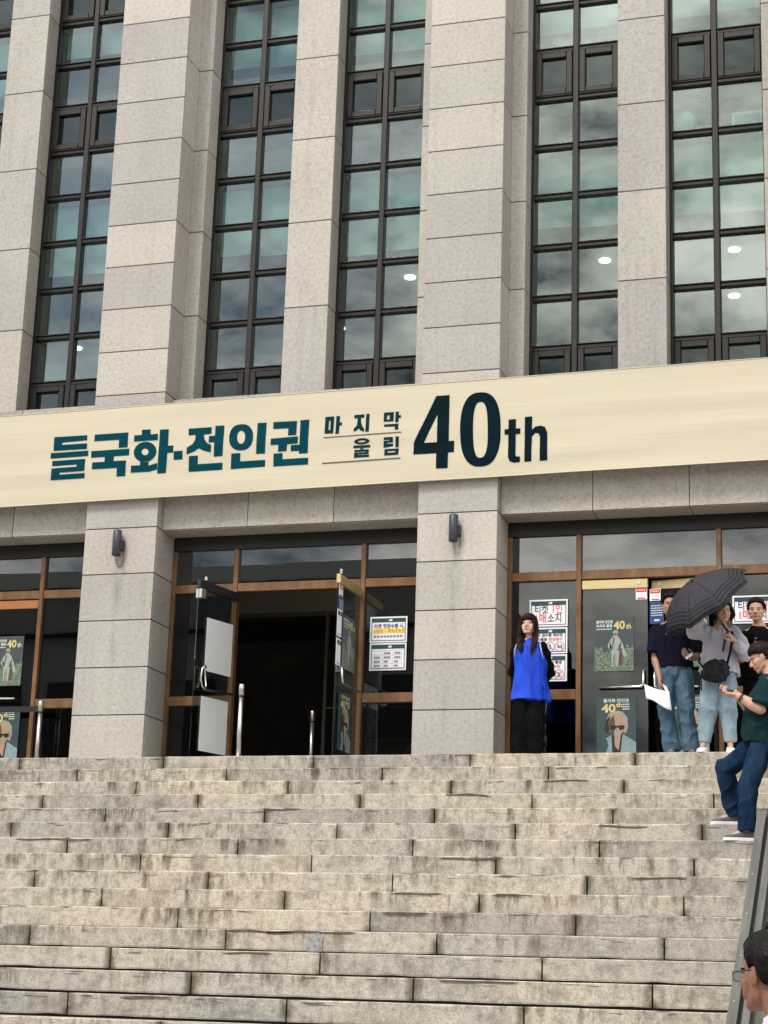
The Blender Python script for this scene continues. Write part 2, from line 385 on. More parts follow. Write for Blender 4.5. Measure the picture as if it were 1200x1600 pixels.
# ------------------------------------------------------------------ theatre building
H = .56; Z1 = .64
PB = [-6.586, -2.4733, 1.6397+.0268, 5.779]      # left edges of the wide pillars
PW = .924
TOPZ = 13.0
bld = tag(empty('theatre_building', (0, 0, 0)), 'pink granite theatre front with tall dark windows behind the wide steps', 'building')
def dep(x): return x
SUBY = .41
for ip, x0 in enumerate(PB):
    x1 = x0+PW
    p = MB().quadbox(x0+.012, x1-.012, .012, .60, 0, 4.5).quadbox(x0+.012, x1-.012, .012, 1.1, 4.5, TOPZ).build('pillar', JOINT, bld)
    zz = [0.0]+[Z1+H*i for i in range(int((TOPZ-Z1)/H)+1)]
    for a, b in zip(zz, zz[1:]):
        slab('stone_slab', x0, x1, 0, .035, a+.006, b-.006, STONE, p, .003)
    for a, b in zip(zz[:6], zz[1:6]):            # returns beside the doors, one course each
        for xx in (x0, x1-.03): slab('stone_slab', xx, xx+.03, .041, .56, a+.006, b-.006, STONE, p, .003)
    zs = [Z1+H*i for i in range(5, 23, 2)]
    zs = [zz[5]]+[z for z in zs if z > zz[5]+.1]
    for a, b in zip(zs, zs[1:]):
        for xx in (x0, x1-.03): slab('stone_slab', xx, xx+.03, .041, SUBY+.02, a+.006, b-.006, STONE, p, .003)
    # recessed flanks beside the upper pillar
    fl = MB().quadbox(x0-.185, x1+.170, SUBY+.012, 1.1, 4.5, TOPZ).build('pillar_flank', JOINT, bld)
    zf = [4.56+1.12*i for i in range(8)]
    for a, b in zip(zf, zf[1:]):
        slab('stone_slab', x0-.2, x0-.001, SUBY, SUBY+.03, a+.006, b-.006, STONE, fl, .003)
        slab('stone_slab', x1+.001, x1+.185, SUBY, SUBY+.03, a+.006, b-.006, STONE, fl, .003)
        slab('stone_slab', x0-.2, x0-.17, SUBY+.036, .70, a+.006, b-.006, STONE, fl, .003)
        slab('stone_slab', x1+.155, x1+.185, SUBY+.036, .70, a+.006, b-.006, STONE, fl, .003)
NAR = [(-4.337, -3.777), (-.224, .335), (3.882, 4.444)]
for x0, x1 in NAR:
    p = MB().quadbox(x0+.012, x1-.012, SUBY+.012, 1.1, 4.5, TOPZ).build('pilaster', JOINT, bld)
    zf = [4.56+1.12*i for i in range(8)]
    for a, b in zip(zf, zf[1:]):
        slab('stone_slab', x0, x1, SUBY, SUBY+.03, a+.006, b-.006, STONE, p, .003)
        for xx in (x0, x1-.03): slab('stone_slab', xx, xx+.03, SUBY+.036, .70, a+.006, b-.006, STONE, p, .003)
# parapet and body above the windows (beyond the top of the view)
box('upper_wall', -8, 8, .5, 9, TOPZ, TOPZ+2.2, STONE, bld)
box('side_wall', -8.3, -8.0, .3, 9, -.02, TOPZ, STONE, bld); box('side_wall', 7.6, 7.9, .3, 9, -.02, TOPZ, STONE, bld)
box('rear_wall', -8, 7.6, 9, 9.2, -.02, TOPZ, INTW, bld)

# ---- upper windows
WY = .70
RZ = [4.385, 5.027, 5.663, 6.313, 6.968, 7.617, 8.262, 8.911, 9.532, 10.17, 10.82, 11.45, 12.09, 12.73]
CASE = {0, 6, 9}
WIN = [(-5.46, -4.337), (-3.777, -2.673), (-1.364, -.224), (.335, 1.467), (2.775, 3.882), (4.444, 5.58)]
MUL = [-4.89, -3.225, -.785, .885, 3.315, 4.99]
drops = {0: 6.62, 1: 6.60, 2: 6.66, 3: 6.55, 4: 6.60, 5: 6.62}
for iw, ((x0, x1), xm) in enumerate(zip(WIN, MUL)):
    f = MB()
    f.quadbox(x0+.004, x0+.036, WY+.003, WY+.08, 4.4, RZ[-1]); f.quadbox(x1-.036, x1-.004, WY+.003, WY+.08, 4.4, RZ[-1])
    f.quadbox(xm-.037, xm+.037, WY-.004, WY+.12, 4.4, RZ[-1]-.001, .008)
    for i, z in enumerate(RZ[:-1]):
        for a, b in ((x0+.036, xm-.037), (xm+.037, x1-.036)):
            f.quadbox(a, b, WY+.006, WY+.115, z-.030, z+.018, .007)
            f.quadbox(a, b, WY-.012, WY+.05, z+.019, z+.034, .004)
    w = f.build('window', WFRAME, bld)
    for i in range(len(RZ)-2):
        for s, (a, b) in enumerate(((x0+.036, xm-.037), (xm+.037, x1-.036))):
            za, zb = RZ[i]+.034, RZ[i+1]-.030
            if i in CASE or (iw == 1 and i == 9):
                c = MB(); t = .082
                c.quadbox(a+.006, a+t, WY-.015, WY+.09, za+.004, zb-.004, .008); c.quadbox(b-t, b-.006, WY-.015, WY+.09, za+.004, zb-.004, .008)
                c.quadbox(a+t, b-t, WY-.013, WY+.09, za+.004, za+t, .008); c.quadbox(a+t, b-t, WY-.013, WY+.09, zb-t, zb-.004, .008)
                c.build('casement_frame', WFRAME, w)
                slab('pane', a+t-.01, b-t+.01, WY+.035, WY+.041, za+t-.01, zb-t+.01, GLASSC, w, 0)
            else:
                slab('pane', a-.01, b+.01, WY+.055, WY+.061, za-.01, zb+.01, GLASSU, w, 0)
    # blinds: lower storey behind rows below the slab, upper storey above the sill board
    for s, (a, b) in enumerate(((x0+.03, xm), (xm, x1-.03))):
        d = drops[iw]+random.uniform(-.05, .05)
        slab('roller_blind', a+.01, b-.01, WY+.22, WY+.224, round(d, 2), 7.56, BLIND, w, 0)
        d2 = 9.28+random.uniform(-.03, .03) if iw != 1 else 9.75
        slab('roller_blind', a+.01, b-.01, WY+.22, WY+.224, round(d2, 2), 10.12, BLIND, w, 0)
# storey slabs, sill boards, ceilings, rooms
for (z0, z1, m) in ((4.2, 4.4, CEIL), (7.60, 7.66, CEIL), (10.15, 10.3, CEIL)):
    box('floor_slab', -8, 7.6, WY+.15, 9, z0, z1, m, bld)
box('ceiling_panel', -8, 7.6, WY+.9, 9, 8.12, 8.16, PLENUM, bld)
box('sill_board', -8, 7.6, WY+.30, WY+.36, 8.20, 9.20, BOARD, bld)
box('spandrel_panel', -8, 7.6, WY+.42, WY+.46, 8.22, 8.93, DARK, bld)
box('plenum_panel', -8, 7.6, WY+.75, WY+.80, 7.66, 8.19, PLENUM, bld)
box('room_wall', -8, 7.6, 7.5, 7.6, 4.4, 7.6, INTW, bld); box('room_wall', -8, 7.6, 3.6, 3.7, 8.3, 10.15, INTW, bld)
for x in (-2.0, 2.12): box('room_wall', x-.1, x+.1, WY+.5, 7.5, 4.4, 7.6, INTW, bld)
for x, y in ((.2, 4.29), (3.02, 4.28), (4.6, 5.98), (4.8, 4.28), (-5.89, 6.04), (-1.44, 6.06)):
    lt = MB(); lt.tube([(0, 0, 0), (0, 0, -.02)], .08, 20); lt = lt.build('ceiling_light', LIGHTE, bld); lt.location = (x, y, 7.598)

# ---- entrance storey
def bay(xa, xb):
    """stone lintel over one doorway bay and its bronze glazing"""
    ln = MB().quadbox(xa, xb, .165, .60, 2.89, 4.5).build('lintel', JOINT, bld)
    n = 3; w = (xb-xa)/n
    cuts = [xa]+[x for x in (-4.60, -3.53, -.463, .603, 3.644, 4.717, 6.7) if xa+.2 < x < xb-.2]+[xb]
    for a, b in zip(cuts, cuts[1:]):
        slab('stone_slab', a+.004, b-.004, .15, .18, 2.875, 3.78, STONE2, ln, .003); slab('stone_slab', a+.004, b-.004, .15, .18, 3.79, 4.5, STONE2, ln, .003)
        slab('stone_slab', a+.004, b-.004, .184, .525, 2.868, 2.889, STONE2, ln, .003)
for i in range(3): bay(PB[i]+PW+.001, PB[i+1]-.001)
FY = .53
def front(xa, xb, doors):
    """bronze frame of a bay: transom, mullions, side lights"""
    m1, m2 = xa+.825, xb-.795
    f = MB()
    f.quadbox(xa+.003, xa+.052, FY, FY+.09, .001, 2.70, .004); f.quadbox(xb-.052, xb-.003, FY, FY+.09, .001, 2.70, .004)
    for m in (m1, m2): f.quadbox(m-.028, m+.028, FY-.012, FY+.10, .001, 2.702, .005)
    for a, b in ((xa+.052, m1-.028), (m1+.028, m2-.028), (m2+.028, xb-.052)):
        f.quadbox(a, b, FY-.002, FY+.085, 2.178, 2.282, .005)
    for a, b in ((xa+.052, m1-.028), (m2+.028, xb-.052)):
        f.quadbox(a, b, FY, FY+.08, .822, .935, .005); f.quadbox(a, b, FY, FY+.08, .002, .08, .005)
    fr = f.build('entrance_frame', BRONZE, bld)
    box('shaded_frame_head', xa+.003, xb-.003, FY+.004, FY+.10, 2.703, 2.866, WFRAME, fr)  # shade under the lintel painted in: head coloured dark instead of bronze
    for a, b in ((xa+.05, m1-.026), (m1+.026, m2-.026), (m2+.026, xb-.05)):
        slab('pane', a, b, FY+.04, FY+.048, 2.28, 2.705, GLASSL, fr, 0)
    for a, b in ((xa+.05, m1-.026), (m2+.026, xb-.05)):
        slab('pane', a, b, FY+.04, FY+.048, .933, 2.18, GLASSP, fr, 0); slab('pane', a, b, FY+.04, FY+.048, .078, .824, GLASSP, fr, 0)
    return m1+.03, m2-.03
def door(hx, hy, ang, width, side, railmat, handles, glassm, th=.012):
    """glass leaf: local x runs from the hinge outwards; side=+1 leaf opens to +x"""
    d = empty('door', (hx, hy, 0)); d.parent = bld; d.rotation_euler = (0, 0, ang)
    slab('door_glass', .01, width-.004, -th/2, th/2, .09, 2.08, glassm, d, 0)
    MB().quadbox(0, width, -.025, .025, 2.06, 2.165, .005).build('top_rail', railmat, d)
    MB().quadbox(0, width, -.022, .022, .012, .10, .005).build('bottom_rail', railmat, d)
    return d
ZC = PB
# middle bay: both leaves stand open towards the steps
m1, m2 = front(PB[1]+PW+.001, PB[2]-.001, 'open')
LA = math.atan2(-.80, -.18)
dl = door(m1-.005, FY+.03, LA, .80, 1, BLACKM, 1, GLASSD)
MB().tube([(.62, .03, 1.13), (.645, .06, 1.17), (.69, .07, 1.17), (.72, .06, 1.13), (.725, .05, 1.02), (.70, .06, .93), (.66, .07, .905), (.625, .06, .94), (.615, .04, 1.02)], .011, 8, closed=True).build('pull_handle', CHROME, dl, True)
MB().tube([(.66, .05, .90), (.09, .06, .93)], .014, 8).build('push_bar', BLACKM, dl, True)
MB().quadbox(.70, .79, -.04, .04, 1.95, 2.06, .004).build('patch_fitting', STEEL, dl); MB().tube([(.70, .03, 2.17), (.70, .03, 2.21)], .018, 10).build('pivot', STEEL, dl)
dr = door(m2+.0, FY+.03, math.atan2(-.80, -.012), .80, -1, BRASS, 1, GLASSD)
MB().tube([(.77, .05, 1.10), (.83, .09, 1.08), (.84, .10, .99), (.81, .10, .93), (.75, .09, .915), (.12, .07, .93)], .013, 8).build('pull_handle', CHROME, dr, True)
MB().tube([(.80, .03, 2.165), (.80, .03, 2.215)], .016, 10).build('pivot', STEEL, dr)
# right bay: one closed leaf, one slightly ajar; left bay: closed leaves
for (i, rail) in ((2, BRASS), (0, ORANGE)):
    m1, m2 = front(PB[i]+PW+.001, PB[i+1]-.001, 'shut')
    mid = (m1+m2)/2
    d1 = door(m1+.004, FY+.03, 0, mid-m1-.012, 1, rail, 0, GLASSP)
    d2 = door(m2-.004, FY+.03, math.pi - (R(9) if i == 2 else 0), mid-m1-.012, -1, rail, 0, GLASSP)
    w = mid-m1-.012
    for d, s in ((d1, -1), (d2, 1)):
        MB().tube([(.20, s*.065, .94), (w-.08, s*.065, .945), (w-.045, s*.065, .96), (w-.045, s*.065, 1.12), (w-.045, s*.01, 1.13)], .014, 8).build('pull_handle', CHROME, d, True)
        MB().tube([(w-.10, s*.028, 2.12), (w-.10, s*.034, 2.12)], .020, 12).build('rail_lock', STEEL, d)
# lobby behind the glass
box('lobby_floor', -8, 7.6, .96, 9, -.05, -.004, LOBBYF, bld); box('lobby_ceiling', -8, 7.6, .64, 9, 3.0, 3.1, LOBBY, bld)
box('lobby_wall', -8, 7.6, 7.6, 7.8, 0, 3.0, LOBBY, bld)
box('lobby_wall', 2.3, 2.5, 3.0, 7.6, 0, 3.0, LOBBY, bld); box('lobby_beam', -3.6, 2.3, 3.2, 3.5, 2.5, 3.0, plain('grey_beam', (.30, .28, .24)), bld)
for xx in (-.5, .95): box('inner_door_post', xx-.02, xx+.02, 3.3, 3.36, 0, 2.5, plain('grey_post', (.16, .16, .15)), bld)
t = tag(empty('reception_desk', (.2, 5.2, 0)), 'dim wooden reception desk deep inside the open doorway', 'desk')
MB().quadbox(-.9, .9, -.3, .3, 0, 1.0, .01).build('desk_body', plain('dark_oak', (.16, .09, .05), .5), t); MB().quadbox(-.95, .95, -.36, .34, 1.003, 1.04, .006).build('desk_top', plain('pale_stone_top', (.35, .33, .3), .4), t)
t = tag(empty('duffel_bag', (.25, 2.4, 0)), 'blue duffel bag on the lobby floor inside the open doorway', 'bag')
MB().tube([(-.32, 0, .17), (-.28, 0, .18), (.28, 0, .18), (.32, 0, .17)], [.10, .17, .17, .10], 14).build('bag_body', plain('blue_nylon', (.03, .09, .22), .6), t, True); MB().tube([(-.15, -.08, .30), (-.08, -.1, .42), (.08, -.1, .42), (.15, -.08, .30)], .012, 6).build('handle', BLACKM, t, True)
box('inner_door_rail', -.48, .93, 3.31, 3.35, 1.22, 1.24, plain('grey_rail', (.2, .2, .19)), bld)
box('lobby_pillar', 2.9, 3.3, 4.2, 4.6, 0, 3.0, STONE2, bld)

# ------------------------------------------------------------------ building and trees across the plaza (seen only as reflections)
ob = MB().quadbox(-95, -19, -98, -78, gz, 22.2).build('office_building', plain('grey_render', (.30, .31, .30), .8, 0, .05, .2))
tag(ob, 'long flat grey office block across the plaza facing the theatre', 'building')
for z in (18.2, 20.9): box('cornice', -95.2, -18.8, -77.9, -77.6, z, z+.22, DARK, ob)
for i in range(18):
    slab('window', -93+i*4.1, -90.6+i*4.1, -77.95, -77.8, 8, 15.5, WFRAME, ob, 0)

# ------------------------------------------------------------------ banner
def zt(x): return 4.3885+.0095*x
def zb(x): return 3.2363+.0096*x
BAN = NT('cream_banner_fabric'); p = BAN.pos()
v = BAN.noise(BAN.map(p, (.35, 1, 9)), 1.4, 5, .6)
BAN.color(BAN.mix(1.0, (.53, .482, .372), BAN.ramp(v, [(.3, .988), (.7, 1.008)]), 'MULTIPLY')); BAN.set(.55, 0, .3)
BAN.bump(BAN.noise(BAN.map(p, (.5, 1, 14)), 1.2, 4), .35, .008); BAN = BAN.m
mb = MB(); nx, nz = 140, 14
def by(x, t):
    e = .010*noise.noise(Vector((x*.7, t*1.2, 5)))+.006*noise.noise(Vector((x*.25+t*1.5, t*7, 2)))+.0035*noise.noise(Vector((x*.55-t*6, t*2.5, 9)))
    return -.075+e*1.5
for i in range(nx+1):
    x = -6.3+(14.2)*i/nx
    for j in range(nz+1):
        t = j/nz; mb.v.append((x, by(x, t), zb(x)+(zt(x)-zb(x))*t+.006*noise.noise(Vector((x*.9, j//nz, 3)))))
for i in range(nx):
    for j in range(nz):
        a = i*(nz+1)+j; mb.f.append((a, a+nz+1, a+nz+2, a+1)); mb.mi.append(0)
ban = mb.build('banner', BAN, None, True)
for t_, fz in ((0, zb), (1, zt)):
    MB().tube([(x, by(x, t_), fz(x)+(.004 if t_ else -.004)) for x in np.linspace(-6.3, 7.9, 90)], .006, 6).build('hem', BAN, ban, True)
tag(ban, 'long cream banner with green Korean lettering and a dark 40th across the front', 'banner')
TEAL=[
 [(-2.945,4.045),(-2.505,4.045),(-2.502,3.980),(-2.831,3.969),(-2.831,3.940),(-2.499,3.941),(-2.497,3.870),(-2.939,3.869)],
 [(-2.975,3.843),(-2.474,3.849),(-2.473,3.780),(-2.974,3.774)],
 [(-2.945,3.742),(-2.506,3.746),(-2.505,3.593),(-2.836,3.588),(-2.836,3.562),(-2.498,3.566),(-2.498,3.502),(-2.946,3.499),(-2.946,3.647),(-2.614,3.653),(-2.614,3.679),(-2.944,3.675)],
 [(-2.405,4.045),(-1.962,4.047),(-1.959,3.859),(-2.076,3.858),(-2.077,3.961),(-2.405,3.960)],
 [(-2.435,3.838),(-1.932,3.842),(-1.933,3.756),(-2.129,3.755),(-2.127,3.694),(-1.964,3.693),(-1.964,3.500),(-2.077,3.500),(-2.078,3.606),(-2.407,3.607),(-2.409,3.692),(-2.247,3.693),(-2.249,3.755),(-2.433,3.754)],
 [(-1.786,4.068),(-1.671,4.067),(-1.668,4.003),(-1.573,4.007),(-1.570,3.927),(-1.880,3.925),(-1.881,4.003),(-1.781,4.004)],
 [(-1.577,3.788),(-1.579,3.760),(-1.588,3.733),(-1.604,3.709),(-1.626,3.689),(-1.652,3.674),(-1.683,3.665),(-1.715,3.662),(-1.748,3.665),(-1.780,3.674),(-1.809,3.689),(-1.834,3.709),(-1.854,3.733),(-1.866,3.760),(-1.872,3.788),(-1.870,3.816),(-1.861,3.843),(-1.845,3.867),(-1.823,3.887),(-1.796,3.902),(-1.766,3.911),(-1.733,3.914),(-1.700,3.911),(-1.668,3.902),(-1.639,3.887),(-1.614,3.867),(-1.595,3.843),(-1.583,3.816)],
 [(-1.678,3.785),(-1.679,3.776),(-1.682,3.767),(-1.687,3.760),(-1.693,3.753),(-1.702,3.749),(-1.711,3.746),(-1.721,3.746),(-1.732,3.747),(-1.742,3.751),(-1.751,3.757),(-1.758,3.764),(-1.764,3.772),(-1.768,3.781),(-1.770,3.790),(-1.770,3.800),(-1.767,3.808),(-1.762,3.816),(-1.755,3.822),(-1.747,3.827),(-1.737,3.830),(-1.727,3.830),(-1.717,3.828),(-1.707,3.825),(-1.698,3.819),(-1.690,3.812),(-1.684,3.804),(-1.680,3.795)],
 [(-1.779,3.673),(-1.671,3.673),(-1.669,3.613),(-1.559,3.641),(-1.553,3.561),(-1.665,3.538),(-1.894,3.538),(-1.894,3.624),(-1.777,3.623)],
 [(-1.549,4.056),(-1.437,4.055),(-1.434,3.849),(-1.364,3.849),(-1.360,3.759),(-1.434,3.759),(-1.441,3.512),(-1.550,3.510)],
 [(-1.353,3.775),(-1.240,3.776),(-1.237,3.669),(-1.350,3.669)],
 [(-1.181,4.046),(-0.886,4.048),(-0.885,3.967),(-0.983,3.962),(-0.971,3.905),(-0.940,3.859),(-0.876,3.822),(-0.881,3.735),(-0.971,3.762),(-1.036,3.794),(-1.087,3.760),(-1.187,3.725),(-1.189,3.809),(-1.121,3.848),(-1.090,3.901),(-1.086,3.964),(-1.176,3.964)],
 [(-0.839,4.060),(-0.726,4.059),(-0.729,3.682),(-0.841,3.680),(-0.841,3.858),(-0.914,3.858),(-0.915,3.939),(-0.839,3.941)],
 [(-1.156,3.703),(-1.042,3.705),(-1.039,3.599),(-0.725,3.602),(-0.723,3.515),(-1.151,3.512)],
 [(-0.353,3.899),(-0.354,3.856),(-0.362,3.821),(-0.376,3.792),(-0.397,3.769),(-0.423,3.752),(-0.455,3.741),(-0.495,3.738),(-0.536,3.741),(-0.569,3.752),(-0.597,3.769),(-0.620,3.792),(-0.638,3.821),(-0.650,3.856),(-0.656,3.899),(-0.655,3.943),(-0.647,3.978),(-0.632,4.007),(-0.612,4.030),(-0.586,4.047),(-0.554,4.058),(-0.513,4.061),(-0.472,4.058),(-0.439,4.047),(-0.411,4.030),(-0.388,4.006),(-0.370,3.977),(-0.359,3.943)],
 [(-0.454,3.896),(-0.454,3.875),(-0.456,3.858),(-0.461,3.843),(-0.468,3.831),(-0.476,3.823),(-0.487,3.818),(-0.500,3.817),(-0.513,3.819),(-0.524,3.826),(-0.533,3.835),(-0.542,3.848),(-0.548,3.863),(-0.552,3.881),(-0.555,3.902),(-0.555,3.923),(-0.552,3.941),(-0.548,3.955),(-0.541,3.967),(-0.532,3.976),(-0.521,3.981),(-0.509,3.982),(-0.496,3.979),(-0.485,3.973),(-0.475,3.963),(-0.467,3.951),(-0.460,3.935),(-0.456,3.917)],
 [(-0.305,4.062),(-0.193,4.061),(-0.195,3.683),(-0.307,3.683)],
 [(-0.618,3.706),(-0.505,3.707),(-0.503,3.604),(-0.189,3.605),(-0.187,3.522),(-0.617,3.516)],
 [(-0.107,4.061),(0.186,4.059),(0.185,3.886),(0.082,3.887),(0.083,3.975),(-0.107,3.977)],
 [(-0.129,3.857),(0.207,3.868),(0.207,3.782),(0.076,3.780),(0.071,3.697),(-0.033,3.695),(-0.032,3.780),(-0.129,3.782)],
 [(0.229,4.065),(0.338,4.066),(0.333,3.658),(0.226,3.658),(0.226,3.692),(0.124,3.693),(0.124,3.766),(0.230,3.766)],
 [(-0.087,3.674),(0.024,3.677),(0.025,3.601),(0.344,3.603),(0.344,3.520),(-0.085,3.518)],
]
MID=[
 [(0.536,4.086),(0.644,4.086),(0.640,3.878),(0.533,3.880)],
 [(0.582,4.038),(0.601,4.038),(0.601,3.923),(0.580,3.922)],
 [(0.670,4.087),(0.714,4.087),(0.713,4.007),(0.742,4.008),(0.742,3.971),(0.714,3.970),(0.708,3.870),(0.667,3.869)],
 [(0.890,4.087),(1.013,4.087),(1.012,4.049),(0.972,4.047),(0.975,3.994),(0.993,3.941),(1.016,3.911),(1.014,3.875),(0.969,3.893),(0.951,3.920),(0.923,3.894),(0.887,3.884),(0.890,3.921),(0.925,3.958),(0.934,4.046),(0.890,4.046)],
 [(1.035,4.091),(1.075,4.091),(1.073,3.874),(1.031,3.873)],
 [(1.248,4.093),(1.368,4.093),(1.367,3.980),(1.248,3.980)],
 [(1.288,4.055),(1.319,4.055),(1.318,4.005),(1.287,4.004)],
 [(1.389,4.095),(1.428,4.095),(1.428,4.050),(1.455,4.049),(1.454,4.018),(1.428,4.017),(1.425,3.966),(1.388,3.966)],
 [(1.255,3.948),(1.427,3.950),(1.428,3.876),(1.387,3.876),(1.387,3.916),(1.255,3.920)],
 [(1.086,3.761),(1.084,3.753),(1.077,3.745),(1.066,3.738),(1.052,3.732),(1.034,3.728),(1.015,3.725),(0.994,3.724),(0.973,3.725),(0.954,3.728),(0.936,3.732),(0.921,3.738),(0.909,3.745),(0.902,3.752),(0.900,3.760),(0.902,3.768),(0.908,3.776),(0.919,3.783),(0.934,3.789),(0.951,3.793),(0.971,3.796),(0.991,3.797),(1.012,3.796),(1.032,3.793),(1.050,3.789),(1.065,3.783),(1.076,3.776),(1.083,3.769)],
 [(1.042,3.761),(1.041,3.758),(1.037,3.756),(1.031,3.753),(1.024,3.751),(1.014,3.750),(1.004,3.749),(0.993,3.749),(0.982,3.749),(0.972,3.750),(0.962,3.751),(0.955,3.753),(0.949,3.755),(0.945,3.758),(0.944,3.760),(0.945,3.763),(0.948,3.765),(0.954,3.768),(0.962,3.770),(0.971,3.771),(0.981,3.772),(0.992,3.772),(1.003,3.772),(1.014,3.771),(1.023,3.770),(1.031,3.768),(1.037,3.766),(1.040,3.763)],
 [(0.892,3.715),(1.095,3.713),(1.095,3.681),(0.892,3.683)],
 [(0.973,3.677),(1.015,3.677),(1.014,3.667),(0.973,3.667)],
 [(0.905,3.663),(1.080,3.662),(1.079,3.604),(0.951,3.604),(0.951,3.597),(1.085,3.596),(1.085,3.568),(0.903,3.568),(0.903,3.627),(1.036,3.628),(1.036,3.637),(0.904,3.634)],
 [(1.258,3.790),(1.368,3.790),(1.368,3.726),(1.299,3.725),(1.299,3.713),(1.371,3.713),(1.370,3.681),(1.257,3.667),(1.257,3.748),(1.327,3.749),(1.327,3.760),(1.258,3.758)],
 [(1.399,3.793),(1.438,3.793),(1.438,3.664),(1.400,3.664)],
 [(1.270,3.651),(1.441,3.650),(1.437,3.574),(1.268,3.572)],
 [(1.308,3.623),(1.400,3.623),(1.400,3.605),(1.309,3.604)],
]
RULE=[
 [(0.522,3.837),(1.467,3.848),(1.468,3.836),(0.522,3.826)],
 [(0.519,3.529),(1.464,3.539),(1.464,3.526),(0.520,3.516)],
]
DARKT=[
 [(1.871,4.254),(2.027,4.255),(2.030,3.705),(2.094,3.705),(2.094,3.570),(2.027,3.569),(2.025,3.384),(1.888,3.385),(1.887,3.567),(1.617,3.566),(1.618,3.710)],
 [(1.890,4.034),(1.891,3.699),(1.737,3.699)],
 [(2.634,3.818),(2.633,3.718),(2.627,3.646),(2.617,3.585),(2.602,3.531),(2.582,3.486),(2.559,3.448),(2.530,3.419),(2.498,3.398),(2.460,3.385),(2.406,3.381),(2.353,3.385),(2.314,3.399),(2.281,3.420),(2.251,3.450),(2.226,3.488),(2.204,3.534),(2.187,3.587),(2.174,3.650),(2.166,3.722),(2.161,3.823),(2.161,3.923),(2.167,3.996),(2.177,4.059),(2.192,4.113),(2.212,4.159),(2.236,4.197),(2.264,4.227),(2.297,4.248),(2.336,4.261),(2.390,4.264),(2.444,4.259),(2.483,4.245),(2.516,4.223),(2.546,4.192),(2.571,4.154),(2.592,4.107),(2.609,4.053),(2.622,3.990),(2.630,3.918)],
 [(2.484,3.814),(2.485,3.724),(2.483,3.665),(2.479,3.616),(2.473,3.576),(2.465,3.543),(2.455,3.517),(2.443,3.498),(2.428,3.487),(2.404,3.484),(2.381,3.488),(2.366,3.499),(2.353,3.517),(2.342,3.543),(2.333,3.576),(2.325,3.617),(2.319,3.666),(2.315,3.725),(2.312,3.816),(2.312,3.907),(2.313,3.967),(2.317,4.016),(2.323,4.057),(2.331,4.090),(2.341,4.116),(2.353,4.135),(2.368,4.146),(2.392,4.149),(2.416,4.145),(2.431,4.134),(2.444,4.115),(2.455,4.089),(2.464,4.055),(2.472,4.014),(2.477,3.965),(2.481,3.905)],
 [(2.725,3.917),(2.810,3.918),(2.810,3.805),(2.861,3.805),(2.861,3.740),(2.808,3.740),(2.810,3.494),(2.824,3.473),(2.862,3.474),(2.862,3.410),(2.792,3.405),(2.744,3.424),(2.724,3.474),(2.723,3.740),(2.680,3.741),(2.680,3.803),(2.724,3.804)],
 [(2.912,3.935),(2.997,3.938),(2.995,3.779),(3.033,3.814),(3.097,3.823),(3.144,3.803),(3.170,3.741),(3.175,3.413),(3.088,3.410),(3.087,3.697),(3.069,3.735),(3.034,3.741),(2.995,3.702),(2.992,3.409),(2.913,3.410)],
]

def flat_polys(name, polys, mat, parent, y, dy=None):
    """filled outlines, even-odd, on a vertical plane; follows the banner's gentle swell"""
    cu = bpy.data.curves.new(name, 'CURVE'); cu.dimensions = '2D'; cu.fill_mode = 'BOTH'
    for p in polys:
        s = cu.splines.new('POLY'); s.points.add(len(p)-1); s.use_cyclic_u = True
        for q, (x, z) in zip(s.points, p): q.co = (x, z, 0, 1)
    o = bpy.data.objects.new(name, cu); COL.objects.link(o)
    dg = bpy.context.evaluated_depsgraph_get(); dg.update()
    me = bpy.data.meshes.new_from_object(o.evaluated_get(dg)); bpy.data.objects.remove(o); bpy.data.curves.remove(cu)
    if dy is not None:                  # cut along the fabric grid so that the print lies on the cloth
        bm_ = bmesh.new(); bm_.from_mesh(me); xs = [v.co.x for v in bm_.verts]; ys = [v.co.y for v in bm_.verts]
        for i in range(nx+1):
            x = -6.3+14.2*i/nx
            if min(xs) < x < max(xs): bmesh.ops.bisect_plane(bm_, geom=bm_.verts[:]+bm_.edges[:]+bm_.faces[:], plane_co=(x, 0, 0), plane_no=(1, 0, 0))
        for j in range(1, nz):
            z0_ = 3.2363+(4.3885-3.2363)*j/nz
            bmesh.ops.bisect_plane(bm_, geom=bm_.verts[:]+bm_.edges[:]+bm_.faces[:], plane_co=(0, z0_, 0), plane_no=(-.0096, 1, 0))
        bm_.to_mesh(me); bm_.free()
    co = np.zeros(len(me.vertices)*3); me.vertices.foreach_get('co', co); co = co.reshape(-1, 3)
    out_ = np.zeros_like(co); out_[:, 0] = co[:, 0]; out_[:, 2] = co[:, 1]
    out_[:, 1] = [y if dy is None else dy(x, z) for x, z in co[:, :2]]
    me.vertices.foreach_set('co', out_.ravel()); me.materials.clear(); me.update()
    return link(name, me, mat, parent)
bdy = lambda x, z: by(x, min(1, max(0, (z-zb(x))/(zt(x)-zb(x)))))-.0045
TEALM = plain('teal_print', srgb(6, 60, 72), .9, 0, .02, 30, 0, .05); DGRN = plain('dark_green_print', srgb(10, 28, 36), .9, 0, .02, 30, 0, .05); BRN = plain('brown_rule', srgb(70, 60, 45), .6, 0, .02)
MIDM = plain('mid_teal_print', srgb(14, 48, 56), .9, 0, .02, 30, 0, .05)
